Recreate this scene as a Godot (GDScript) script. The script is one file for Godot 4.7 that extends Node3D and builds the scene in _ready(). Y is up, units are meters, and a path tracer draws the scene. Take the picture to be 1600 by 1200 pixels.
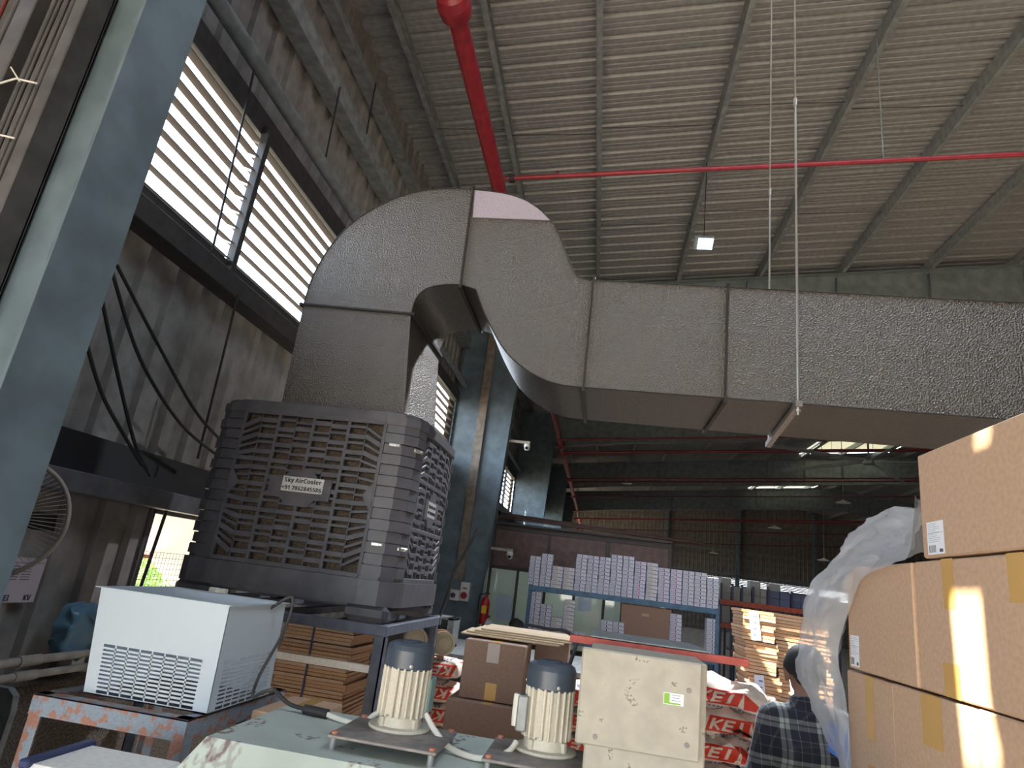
extends Node3D
# A warehouse corner: an evaporative air cooler on a stand feeds a foil-wrapped duct under a corrugated roof.

var grime: Texture2D
var streaks: Texture2D
var rng := RandomNumberGenerator.new()
var m := {}

# ---------------------------------------------------------------- mesh helpers
func begin() -> SurfaceTool:
	var st := SurfaceTool.new()
	st.begin(Mesh.PRIMITIVE_TRIANGLES)
	return st

func vert(st: SurfaceTool, p: Vector3, n: Vector3, face: Vector3) -> void:
	st.set_normal(n)
	var a := face.abs()
	if a.x >= a.y and a.x >= a.z:
		st.set_uv(Vector2(-p.z * signf(face.x), -p.y))
	elif a.y >= a.z:
		st.set_uv(Vector2(p.x, p.z))
	else:
		st.set_uv(Vector2(p.x * signf(face.z), -p.y))
	st.add_vertex(p)

func tri(st: SurfaceTool, a: Vector3, b: Vector3, c: Vector3) -> void:
	var n := (b - a).cross(c - a).normalized()
	vert(st, a, n, n); vert(st, c, n, n); vert(st, b, n, n)

func quad(st: SurfaceTool, a: Vector3, b: Vector3, c: Vector3, d: Vector3) -> void:
	tri(st, a, b, c); tri(st, a, c, d)

func quado(st: SurfaceTool, a: Vector3, b: Vector3, c: Vector3, d: Vector3, out: Vector3) -> void:
	if (b - a).cross(c - a).dot(out) < 0.0: quad(st, a, d, c, b)
	else: quad(st, a, b, c, d)

func trio(st: SurfaceTool, a: Vector3, b: Vector3, c: Vector3, out: Vector3) -> void:
	if (b - a).cross(c - a).dot(out) < 0.0: tri(st, a, c, b)
	else: tri(st, a, b, c)

# a box with chamfered edges
func bx(st: SurfaceTool, c: Vector3, s: Vector3, bev := 0.0, bs := Basis.IDENTITY) -> void:
	var h := s * 0.5
	var b := minf(bev, minf(h.x, minf(h.y, h.z)) * 0.8)
	var pt := func(sg: Vector3, axis: int) -> Vector3:
		var q := Vector3.ZERO
		for i in 3: q[i] = sg[i] * (h[i] if i == axis else h[i] - b)
		return c + bs * q
	for i in 3:
		var j := (i + 1) % 3
		var k := (i + 2) % 3
		for s1 in [-1.0, 1.0]:
			var qs := []
			for jk in [[-1.0, -1.0], [1.0, -1.0], [1.0, 1.0], [-1.0, 1.0]]:
				var g := Vector3.ZERO
				g[i] = s1; g[j] = jk[0]; g[k] = jk[1]
				qs.append(pt.call(g, i))
			var o := Vector3.ZERO
			o[i] = s1
			quado(st, qs[0], qs[1], qs[2], qs[3], bs * o)
			if b > 0.0:
				for s2 in [-1.0, 1.0]:
					var g1 := Vector3.ZERO
					g1[i] = s1; g1[j] = s2; g1[k] = -1.0
					var g2 := g1
					g2[k] = 1.0
					var o2 := Vector3.ZERO
					o2[i] = s1; o2[j] = s2
					quado(st, pt.call(g1, i), pt.call(g1, j), pt.call(g2, j), pt.call(g2, i), bs * o2)
	if b > 0.0:
		for sx in [-1.0, 1.0]:
			for sy in [-1.0, 1.0]:
				for sz in [-1.0, 1.0]:
					var g := Vector3(sx, sy, sz)
					trio(st, pt.call(g, 0), pt.call(g, 1), pt.call(g, 2), bs * g)

func bmm(st: SurfaceTool, a: Vector3, b: Vector3, bev := 0.0) -> void:
	bx(st, (a + b) * 0.5, (b - a).abs(), bev)

# a bar of rectangular section from a to b (w across, t along up)
func bar(st: SurfaceTool, a: Vector3, b: Vector3, w: float, t: float, up := Vector3.UP, bev := 0.0) -> void:
	var z := (b - a).normalized()
	var x := up.cross(z).normalized()
	if x.length() < 0.5: x = Vector3.RIGHT.cross(z).normalized()
	bx(st, (a + b) * 0.5, Vector3(w, t, a.distance_to(b)), bev, Basis(x, z.cross(x), z))

func tube(st: SurfaceTool, pts: Array, r: float, n := 10, caps := true) -> void:
	var rings := []
	var norms := []
	var side := Vector3.ZERO
	for i in pts.size():
		var d: Vector3 = (pts[mini(i + 1, pts.size() - 1)] - pts[maxi(i - 1, 0)]).normalized()
		if i == 0: side = d.cross(Vector3(0.31, 0.87, 0.38)).normalized()
		side = (side - d * side.dot(d)).normalized()
		var up := d.cross(side)
		var ring := []
		var nr := []
		for k in n:
			var a := TAU * k / n
			var o := side * cos(a) + up * sin(a)
			ring.append(pts[i] + o * r); nr.append(o)
		rings.append(ring); norms.append(nr)
	for i in pts.size() - 1:
		for k in n:
			var k2 := (k + 1) % n
			for v in [[i, k], [i + 1, k2], [i, k2], [i, k], [i + 1, k], [i + 1, k2]]:
				var nn: Vector3 = norms[v[0]][v[1]]
				vert(st, rings[v[0]][v[1]], nn, nn)
	if caps:
		for e in [0, pts.size() - 1]:
			var out: Vector3 = (pts[0] - pts[1]) if e == 0 else (pts[e] - pts[e - 1])
			for k in range(1, n - 1): trio(st, rings[e][0], rings[e][k], rings[e][k + 1], out)

# a lathed profile of (radius, height) pairs about xf's y axis; each segment keeps its own hard edge
func lathe(st: SurfaceTool, prof: Array, n := 20, xf := Transform3D.IDENTITY) -> void:
	for i in prof.size() - 1:
		var p: Vector2 = prof[i]
		var q: Vector2 = prof[i + 1]
		var d := q - p
		var nn := Vector2(d.y, -d.x).normalized()
		for k in n:
			var a0 := TAU * k / n
			var a1 := TAU * (k + 1) / n
			var e0 := Vector3(cos(a0), 0, sin(a0))
			var e1 := Vector3(cos(a1), 0, sin(a1))
			var v := [xf * (e0 * p.x + Vector3.UP * p.y), xf * (e1 * p.x + Vector3.UP * p.y), xf * (e1 * q.x + Vector3.UP * q.y), xf * (e0 * q.x + Vector3.UP * q.y)]
			var w0: Vector3 = (xf.basis * (e0 * nn.x + Vector3.UP * nn.y)).normalized()
			var w1: Vector3 = (xf.basis * (e1 * nn.x + Vector3.UP * nn.y)).normalized()
			var ns := [w0, w1, w1, w0]
			var f: Vector3 = (w0 + w1)
			for t in [[0, 2, 3], [0, 1, 2]]:
				var g: Vector3 = (v[t[1]] - v[t[0]]).cross(v[t[2]] - v[t[0]])
				var o: Array = [t[0], t[2], t[1]] if g.dot(f) > 0.0 else t
				for j in o: vert(st, v[j], ns[j], f)

# extrude a polygon given in the plane (o, ux, uy) by depth along their cross product
func prism(st: SurfaceTool, poly: PackedVector2Array, o: Vector3, ux: Vector3, uy: Vector3, depth: float) -> void:
	var nz := ux.cross(uy).normalized()
	var idx := Geometry2D.triangulate_polygon(poly)
	for i in range(0, idx.size(), 3):
		var t := []
		for j in 3: t.append(o + ux * poly[idx[i + j]].x + uy * poly[idx[i + j]].y)
		trio(st, t[0], t[1], t[2], -nz)
		trio(st, t[0] + nz * depth, t[1] + nz * depth, t[2] + nz * depth, nz)
	var cw := Geometry2D.is_polygon_clockwise(poly)
	for i in poly.size():
		var p := poly[i]
		var q := poly[(i + 1) % poly.size()]
		var a := o + ux * p.x + uy * p.y
		var b := o + ux * q.x + uy * q.y
		var e := (q - p)
		var on := Vector2(e.y, -e.x) * (-1.0 if cw else 1.0)
		quado(st, a, b, b + nz * depth, a + nz * depth, ux * on.x + uy * on.y)

# ---------------------------------------------------------------- scene helpers
var used := {}
func numbered(called: String) -> String:
	var k: int = used.get(called, 0)
	used[called] = k + 1
	return called if k == 0 else "%s_%03d" % [called, k]

func obj(called: String, st, mat: Material, parent: Node = null) -> MeshInstance3D:
	var o := MeshInstance3D.new()
	o.mesh = st.commit() if st is SurfaceTool else st
	if mat: o.material_override = mat
	if parent:
		o.name = called
		parent.add_child(o, true)
	else:
		o.name = numbered(called)
		add_child(o, true)
	return o

func tag(o: Node, label: String, category: String, group := "") -> Node:
	o.set_meta("label", label)
	o.set_meta("category", category)
	if group: o.set_meta("group", group)
	return o

func thing(called: String, label: String, category: String, at := Vector3.ZERO, turn := 0.0, group := "") -> Node3D:
	var o := Node3D.new()
	o.name = numbered(called)
	add_child(o, true)
	o.position = at
	o.rotation.y = turn
	tag(o, label, category, group)
	return o

func setting(called: String) -> Node3D:
	var o := Node3D.new()
	o.name = called
	add_child(o, true)
	o.set_meta("kind", "structure")
	return o

func struct(called: String, st, mat: Material, parent: Node = null) -> MeshInstance3D:
	var o := obj(called, st, mat, parent)
	if not parent:
		o.set_meta("kind", "structure")
	return o

func nth(k: int) -> String:
	return ["first", "second", "third", "fourth", "fifth", "sixth", "seventh", "eighth", "ninth", "tenth", "eleventh", "twelfth", "thirteenth", "fourteenth", "fifteenth", "sixteenth", "seventeenth"][k]

# ---------------------------------------------------------------- textures and materials
func noise_tex(size: int, freq: float, lo: float, hi: float, sd: int, kind := FastNoiseLite.TYPE_SIMPLEX_SMOOTH, sx := 1, oct := 4) -> ImageTexture:
	var n := FastNoiseLite.new()
	n.seed = sd; n.frequency = freq; n.noise_type = kind
	n.fractal_octaves = oct
	var im := n.get_seamless_image(size, size)
	im.convert(Image.FORMAT_L8)
	if sx > 1:
		im.resize(maxi(1, size / sx), size, Image.INTERPOLATE_LANCZOS)
		im.resize(size, size, Image.INTERPOLATE_BILINEAR)
	var d := im.get_data()
	for i in d.size(): d[i] = int(clampf(lerpf(lo, hi, d[i] / 255.0), 0.0, 1.0) * 255.0)
	return ImageTexture.create_from_image(Image.create_from_data(size, size, false, Image.FORMAT_L8, d))

func norm_tex(size: int, freq: float, amp: float, sd: int, kind := FastNoiseLite.TYPE_CELLULAR) -> ImageTexture:
	var n := FastNoiseLite.new()
	n.seed = sd; n.frequency = freq; n.noise_type = kind
	n.fractal_octaves = 2
	var im := n.get_seamless_image(size, size)
	im.convert(Image.FORMAT_RGBA8)
	im.bump_map_to_normal_map(amp)
	return ImageTexture.create_from_image(im)

func mat(called: String, col: Color, rough := 0.7, metal := 0.0, tex: Texture2D = null, scale := 1.0, nrm: Texture2D = null, ns := 1.0) -> StandardMaterial3D:
	var s := StandardMaterial3D.new()
	s.resource_name = called
	s.albedo_color = col
	s.roughness = rough
	s.metallic = metal
	if tex or nrm:
		s.uv1_triplanar = true
		s.uv1_scale = Vector3.ONE * scale
	if tex: s.albedo_texture = tex
	if nrm:
		s.normal_enabled = true
		s.normal_texture = nrm
		s.normal_scale = ns
	m[called] = s
	return s

func c8(r: int, g: int, b: int) -> Color:
	return Color8(r, g, b)

# block letters of the bag print, in a unit square
func glyph(ch: String, x: float, y: float) -> bool:
	if x < 0.0 or x > 1.0 or y < 0.0 or y > 1.0: return false
	if ch == "I": return x > 0.3 and x < 0.62
	if ch == "E": return x < 0.3 or y < 0.2 or y > 0.8 or (absf(y - 0.5) < 0.1 and x < 0.9)
	if ch == "K": return x < 0.3 or absf((x - 0.3) - absf(y - 0.5) * 1.3) < 0.17
	return false

func bag_print() -> ImageTexture:
	var w := 256
	var h := 128
	var im := Image.create(w, h, false, Image.FORMAT_RGB8)
	var nz := FastNoiseLite.new()
	nz.seed = 4; nz.frequency = 0.03
	for y in h:
		for x in w:
			var k := 0.9 + 0.08 * nz.get_noise_2d(x, y)
			var c := Color(0.93, 0.86, 0.80) * k
			var u := float(x) / w
			var v := float(y) / h
			var sl := u + (v - 0.5) * 0.12
			var red := Color(0.90, 0.23, 0.12) * k
			if sl > 0.10 and sl < 0.62 and v > 0.22 and v < 0.80:
				c = red
				var lu := (sl - 0.15) / 0.15
				var lv := (v - 0.30) / 0.42
				for j in 3:
					if glyph("KEI"[j], (lu - j) * 1.18, lv): c = Color(0.93, 0.86, 0.80) * k
			elif u > 0.66 and u < 0.92 and v > 0.2 and v < 0.8 and (v - 0.2) / 0.6 > (u - 0.66) / 0.26:
				c = red
			elif v > 0.88 and v < 0.94 and u > 0.2 and u < 0.8 and int(u * 60.0) % 3 != 0:
				c = Color(0.45, 0.45, 0.55)
			im.set_pixel(x, y, c)
	return ImageTexture.create_from_image(im)

# end print of a small wire carton: edges darkened like the shade between stacked boxes, a mark and lines of small type
func carton_print(mark: Color, tone: Color, sd: int) -> ImageTexture:
	var r := RandomNumberGenerator.new()
	r.seed = sd
	var im := Image.create(96, 32, false, Image.FORMAT_RGB8)
	im.fill(tone)
	im.fill_rect(Rect2i(0, 0, 96, 3), tone * 0.5)
	im.fill_rect(Rect2i(0, 29, 96, 3), tone * 0.6)
	im.fill_rect(Rect2i(0, 0, 3, 32), tone * 0.6)
	im.fill_rect(Rect2i(93, 0, 3, 32), tone * 0.6)
	for ln in 4:
		var x := 4
		while x < 40:
			var n := r.randi_range(2, 6)
			im.fill_rect(Rect2i(x, 7 + ln * 5, n, 3), Color(0.32, 0.35, 0.5))
			x += n + 2
	im.fill_rect(Rect2i(45, 6, 8, 20), mark)
	im.fill_rect(Rect2i(56, 7, 34, 8), Color(0.62, 0.64, 0.75))
	im.fill_rect(Rect2i(58, 9, 12, 4), tone)
	for ln in 2: im.fill_rect(Rect2i(57, 19 + ln * 5, r.randi_range(18, 30), 2), Color(0.5, 0.52, 0.62))
	return ImageTexture.create_from_image(im)

# a printed shipping label: lines of type, a ruled box and a bar code
func label_print(sd: int) -> ImageTexture:
	var r := RandomNumberGenerator.new()
	r.seed = sd
	var im := Image.create(96, 144, false, Image.FORMAT_RGB8)
	im.fill(Color(0.9, 0.91, 0.93))
	for ln in 11:
		var x := 6
		var lim := r.randi_range(40, 88)
		while x < lim:
			var n := r.randi_range(2, 7)
			im.fill_rect(Rect2i(x, 8 + ln * 8, n, 2), Color(0.5, 0.5, 0.55))
			x += n + 2
	im.fill_rect(Rect2i(4, 50, 88, 1), Color(0.4, 0.4, 0.45))
	var bxx := 8
	while bxx < 44:
		var n := r.randi_range(1, 3)
		im.fill_rect(Rect2i(bxx, 104, n, 32), Color(0.2, 0.2, 0.25))
		bxx += n + r.randi_range(1, 2)
	im.fill_rect(Rect2i(66, 122, 20, 14), Color(0.3, 0.3, 0.35))
	return ImageTexture.create_from_image(im)

func plaid() -> ImageTexture:
	var im := Image.create(128, 128, false, Image.FORMAT_RGB8)
	var band := func(t: int) -> float:
		if t < 14: return 0.9
		if t < 20: return 0.3
		if t < 34: return 0.75
		if t > 62 and t < 66: return 0.55
		if t > 96 and t < 99: return 0.5
		return 0.0
	for y in 128:
		for x in 128:
			var a: float = band.call(x)
			var b: float = band.call(y)
			var k := clampf(a * 0.55 + b * 0.55, 0.0, 1.0)
			var w := 0.9 + 0.1 * float((x + y) % 2)
			im.set_pixel(x, y, (Color(0.16, 0.16, 0.20)).lerp(Color(0.78, 0.80, 0.75), k) * w)
	return ImageTexture.create_from_image(im)

func rust_tex() -> ImageTexture:
	var n := FastNoiseLite.new()
	n.seed = 9; n.frequency = 0.02; n.fractal_octaves = 5
	var im := n.get_seamless_image(256, 256)
	var o := Image.create(256, 256, false, Image.FORMAT_RGB8)
	for y in 256:
		for x in 256:
			var v := im.get_pixel(x, y).r
			var c := Color(0.52, 0.57, 0.62).lerp(Color(0.62, 0.44, 0.38), smoothstep(0.46, 0.68, v))
			o.set_pixel(x, y, c * (0.85 + 0.25 * fposmod(v * 13.0, 1.0)))
	return ImageTexture.create_from_image(o)

# pale paint worn through in scuffed patches
func worn_tex(base: Color, wear: Color, sd: int, at: float) -> ImageTexture:
	var n := FastNoiseLite.new()
	n.seed = sd; n.frequency = 0.012; n.fractal_octaves = 5
	var im := n.get_seamless_image(256, 256)
	var n2 := FastNoiseLite.new()
	n2.seed = sd + 1; n2.frequency = 0.12; n2.fractal_octaves = 3
	var im2 := n2.get_seamless_image(256, 256)
	var o := Image.create(256, 256, false, Image.FORMAT_RGB8)
	for y in 256:
		for x in 256:
			var v := im.get_pixel(x, y).r
			var f := im2.get_pixel(x, y).r
			var k := smoothstep(at, at + 0.06, v) * smoothstep(0.5, 0.62, f)
			o.set_pixel(x, y, base.lerp(wear, k) * (0.92 + 0.12 * v))
	return ImageTexture.create_from_image(o)

func make_materials() -> void:
	grime = noise_tex(512, 0.012, 0.80, 1.06, 1)
	streaks = noise_tex(512, 0.03, 0.84, 1.05, 2, FastNoiseLite.TYPE_SIMPLEX_SMOOTH, 8)
	var grain := noise_tex(512, 0.08, 0.93, 1.03, 3)
	var foil := norm_tex(512, 0.05, 6.0, 5)
	var fine := norm_tex(256, 0.15, 2.0, 6, FastNoiseLite.TYPE_SIMPLEX)
	mat("roof", c8(158, 158, 157), 0.5, 0.3, streaks, 0.7)
	mat("cladding", c8(150, 146, 142), 0.6, 0.1, grime, 0.6)
	mat("galvanised", c8(158, 164, 164), 0.45, 0.35, grime, 1.1)
	mat("bluesteel", c8(104, 122, 132), 0.5, 0.0, grime, 0.5)
	mat("rafter", c8(122, 132, 134), 0.5, 0.0, grime, 0.5)
	mat("concrete", c8(196, 184, 168), 0.9, 0.0, grime, 0.3)
	mat("plinth", c8(120, 108, 98), 0.95, 0.0, noise_tex(256, 0.1, 0.55, 1.1, 12), 2.0, fine, 1.0)
	mat("brownwall", c8(130, 122, 115), 0.7, 0.0, grime, 0.4)
	mat("louvre", c8(58, 53, 49), 1.0, 0.0).metallic_specular = 0.15
	mat("darksteel", c8(72, 70, 70), 0.55, 0.2, grime, 1.0)
	mat("foil", c8(142, 136, 130), 0.36, 0.88, noise_tex(512, 0.16, 0.1, 1.4, 51, FastNoiseLite.TYPE_SIMPLEX, 1, 2), 2.4, foil, 2.0)  # speckle in the colour stands in for sparkle on the foil
	m.foil.uv1_scale = Vector3.ONE * 3.6
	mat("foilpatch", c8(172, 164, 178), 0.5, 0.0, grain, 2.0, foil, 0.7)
	mat("seam", c8(38, 34, 31), 0.7)
	mat("red", c8(152, 35, 47), 0.42, 0.0, grime, 1.2)
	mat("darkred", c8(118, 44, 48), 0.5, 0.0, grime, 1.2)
	mat("cooler", c8(80, 80, 87), 0.5, 0.0, grime, 1.0)
	mat("coolerdark", c8(40, 39, 40), 0.8)
	mat("pad", c8(98, 84, 72), 0.95, 0.0, noise_tex(256, 0.06, 0.5, 1.1, 21, FastNoiseLite.TYPE_SIMPLEX, 6), 3.0)
	mat("plate", c8(205, 205, 205), 0.35, 0.4)
	mat("ink", c8(28, 28, 34), 0.6)
	mat("clip", c8(170, 168, 164), 0.35, 0.6)
	mat("binwhite", c8(180, 192, 201), 0.45)
	mat("rusty", Color.WHITE, 0.7, 0.1, rust_tex(), 3.0)
	mat("standblue", c8(88, 94, 108), 0.5, 0.1, grime, 1.5)
	mat("white", c8(232, 230, 224), 0.5, 0.0, grain, 1.0)
	mat("machine", Color.WHITE, 0.55, 0.0, worn_tex(Color(0.70, 0.74, 0.70), Color(0.46, 0.40, 0.38), 31, 0.69), 1.2)
	mat("cream", Color.WHITE, 0.55, 0.0, worn_tex(Color(0.64, 0.62, 0.565), Color(0.42, 0.42, 0.36), 38, 0.80), 4.0)
	mat("motorcream", c8(198, 192, 175), 0.5, 0.0, grain, 2.0)
	mat("cowl", c8(62, 72, 84), 0.35, 0.0, grain, 2.0)
	mat("steelplate", c8(138, 132, 128), 0.6, 0.3, grime, 3.0)
	mat("rustbolt", c8(168, 110, 88), 0.8)
	mat("cable", c8(205, 202, 190), 0.6)
	mat("black", c8(36, 35, 36), 0.6)
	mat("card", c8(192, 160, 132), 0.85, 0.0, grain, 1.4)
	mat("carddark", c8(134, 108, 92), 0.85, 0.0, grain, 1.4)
	mat("cardedge", c8(204, 164, 128), 0.9, 0.0, noise_tex(256, 0.12, 0.72, 1.08, 41), 4.0)
	mat("cardinside", c8(168, 148, 120), 0.9, 0.0, grain, 1.4)
	mat("tape", c8(198, 158, 96), 0.25)
	mat("papertape", c8(176, 160, 152), 0.6, 0.0, grain, 6.0)
	mat("paper", c8(226, 226, 226), 0.8)
	mat("paperblue", c8(196, 206, 226), 0.8)
	mat("rackblue", c8(58, 96, 124), 0.5, 0.0, grime, 1.0)
	mat("rackorange", c8(196, 84, 58), 0.55, 0.0, grime, 1.0)
	mat("rackdark", c8(58, 60, 84), 0.55)
	mat("greybox", c8(150, 148, 142), 0.8, 0.0, grain, 1.0)
	mat("bluebox", c8(98, 106, 136), 0.8, 0.0, grain, 1.0)
	mat("partition", c8(102, 80, 74), 0.6, 0.0, grime, 0.8)
	mat("partframe", c8(62, 54, 52), 0.6)
	mat("officewall", c8(176, 194, 178), 0.8)
	mat("extinguisher", c8(180, 34, 40), 0.35)
	mat("yellow", c8(222, 190, 60), 0.6)
	mat("towel", c8(190, 205, 208), 0.95)
	mat("skin", c8(138, 98, 78), 0.6)
	mat("redbar", c8(168, 70, 58), 0.6, 0.0, grime, 3.0)
	mat("conduit", c8(84, 58, 54), 0.6, 0.0, grime, 1.0)
	mat("hair", c8(32, 28, 28), 0.7)
	mat("denim", c8(58, 62, 80), 0.9, 0.0, grain, 3.0)
	mat("blueshirt", c8(86, 130, 206), 0.9)
	mat("trunking", c8(138, 127, 115), 0.7, 0.0, grime, 1.0)
	mat("tray", c8(98, 97, 100), 0.6, 0.1, grime, 1.0)
	mat("pvc", c8(176, 168, 156), 0.55, 0.0, grime, 1.0)
	mat("spool", c8(186, 176, 150), 0.8, 0.0, grain, 4.0)
	mat("copper", c8(176, 104, 66), 0.6, 0.2)
	mat("spoolgreen", c8(120, 146, 140), 0.7)
	mat("metalgrey", c8(138, 142, 142), 0.5, 0.2, grime, 2.0)
	mat("hood", c8(186, 186, 180), 0.7)
	mat("leaf", c8(88, 118, 62), 0.8)
	m.leaf.backlight_enabled = true
	m.leaf.backlight = Color(0.3, 0.4, 0.15)
	mat("asphalt", c8(150, 145, 135), 0.95, 0.0, grime, 0.2)
	mat("sticker", c8(240, 242, 240), 0.6)
	mat("green", c8(122, 172, 62), 0.6)
	mat("bluebag", c8(90, 128, 150), 0.35)
	mat("navy", c8(44, 54, 92), 0.6)
	mat("mauve", c8(190, 180, 184), 0.8)
	var pl := mat("plaid", Color.WHITE, 0.95, 0.0, plaid(), 6.4)
	pl.rim_enabled = true
	pl.rim = 0.2
	var kb := mat("bagprint", Color.WHITE, 0.5)
	kb.albedo_texture = bag_print()
	for i in 3:
		var k := mat("carton%d" % i, Color.WHITE, 0.7)
		k.albedo_texture = carton_print([Color(0.12, 0.12, 0.2), Color(0.65, 0.12, 0.15), Color(0.8, 0.68, 0.4)][i], [Color(0.80, 0.80, 0.84), Color(0.79, 0.79, 0.85), Color(0.80, 0.79, 0.80)][i], 70 + i)
	mat("cartonside", c8(205, 204, 212), 0.7)
	for i in 2:
		var k := mat("label%d" % i, Color.WHITE, 0.6)
		k.albedo_texture = label_print(80 + i)
	var gl := mat("glass", Color(0.75, 0.85, 0.82, 0.12), 0.05)
	gl.transparency = BaseMaterial3D.TRANSPARENCY_ALPHA
	var fl := mat("film", Color(0.84, 0.84, 0.85, 0.40), 0.35, 0.0)
	fl.transparency = BaseMaterial3D.TRANSPARENCY_ALPHA
	fl.albedo_texture = null
	var sk := mat("skylight", Color(0.95, 0.95, 0.92), 0.6)
	sk.backlight_enabled = true
	sk.backlight = Color(0.55, 0.55, 0.52)
	var lp := mat("lamp", Color(0.9, 0.95, 1.0), 0.4)
	lp.emission_enabled = true
	lp.emission = Color(0.78, 0.93, 1.0)
	lp.emission_energy_multiplier = 7.0
	var lp2 := mat("lampfar", Color(0.9, 0.92, 0.9), 0.5)
	lp2.emission_enabled = true
	lp2.emission = Color(0.9, 0.95, 0.95)
	lp2.emission_energy_multiplier = 0.5

# ================================================================ the scene
func _ready() -> void:
	rng.seed = 11
	# --- camera, sky, sun, exposure
	var cam := Camera3D.new()
	cam.name = "camera"
	add_child(cam)
	cam.fov = rad_to_deg(2.0 * atan(600.0 / 989.0))
	cam.transform = Transform3D(Basis(Vector3(0.984465, 0.122348, -0.125938), Vector3(-0.078724, 0.948688, 0.306258), Vector3(0.156946, -0.291586, 0.943581)).orthonormalized(), Vector3(0, 1.6, 0))
	cam.near = 0.05
	cam.current = true
	var we := WorldEnvironment.new()
	we.name = "world"
	var env := Environment.new()
	env.background_mode = Environment.BG_SKY
	var sky := Sky.new()
	var sm := ProceduralSkyMaterial.new()
	sm.sky_top_color = Color(0.74, 0.81, 0.90)
	sm.sky_horizon_color = Color(0.90, 0.92, 0.93)
	sm.ground_horizon_color = Color(0.80, 0.79, 0.76)
	sm.ground_bottom_color = Color(0.55, 0.53, 0.5)
	sm.sky_energy_multiplier = 2.5
	sm.ground_energy_multiplier = 3.0
	sm.sun_angle_max = 0.0
	sky.sky_material = sm
	env.sky = sky
	env.ambient_light_source = Environment.AMBIENT_SOURCE_SKY
	env.tonemap_mode = Environment.TONE_MAPPER_LINEAR
	env.tonemap_exposure = 1.45
	env.sdfgi_enabled = true
	env.ssao_enabled = true
	env.ssil_enabled = true
	we.environment = env
	add_child(we)
	var sun := DirectionalLight3D.new()
	sun.name = "sun"
	add_child(sun)
	sun.look_at_from_position(Vector3.ZERO, -Vector3(-0.484429, 0.837658, 0.252307), Vector3.UP)
	sun.light_color = Color(1.0, 0.93, 0.82)
	sun.light_energy = 14.0
	sun.light_angular_distance = 0.3
	sun.shadow_enabled = true
	make_materials()
	build_shell()
	build_steel()
	build_wall_left()
	build_duct()
	build_cooler()
	build_foreground()
	build_cartons()
	build_background()
	build_pipes_and_lamps()
	build_small_things()
	build_people()

func roof_y(x: float) -> float:
	return 7.5 + 0.115 * (x + 3.2) if x <= 14.0 else 9.478 - 0.115 * (x - 14.0)

# ---------------------------------------------------------------- floor, roof, far walls
func ribbed(st: SurfaceTool, prof: Array, o: Vector3, u: Vector3, v: Vector3, w: Vector3, len: float) -> void:
	# profile points (along u, along v) extruded along w
	for i in prof.size() - 1:
		var a: Vector3 = o + u * prof[i].x + v * prof[i].y
		var b: Vector3 = o + u * prof[i + 1].x + v * prof[i + 1].y
		quado(st, a, b, b + w * len, a + w * len, -v)

func rib_profile(n: int, pitch: float, base: float, top: float, h: float, minor: bool) -> Array:
	var p := [Vector2(0, 0)]
	for i in n:
		var x := i * pitch
		var pan := pitch - base
		if minor:
			for f in [0.33, 0.67]:
				p.append(Vector2(x + pan * f - 0.016, 0)); p.append(Vector2(x + pan * f - 0.008, 0.005))
				p.append(Vector2(x + pan * f + 0.008, 0.005)); p.append(Vector2(x + pan * f + 0.016, 0))
		p.append(Vector2(x + pan, 0))
		p.append(Vector2(x + pan + (base - top) * 0.5, h))
		p.append(Vector2(x + pan + (base + top) * 0.5, h))
		p.append(Vector2(x + pitch, 0))
	return p

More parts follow.
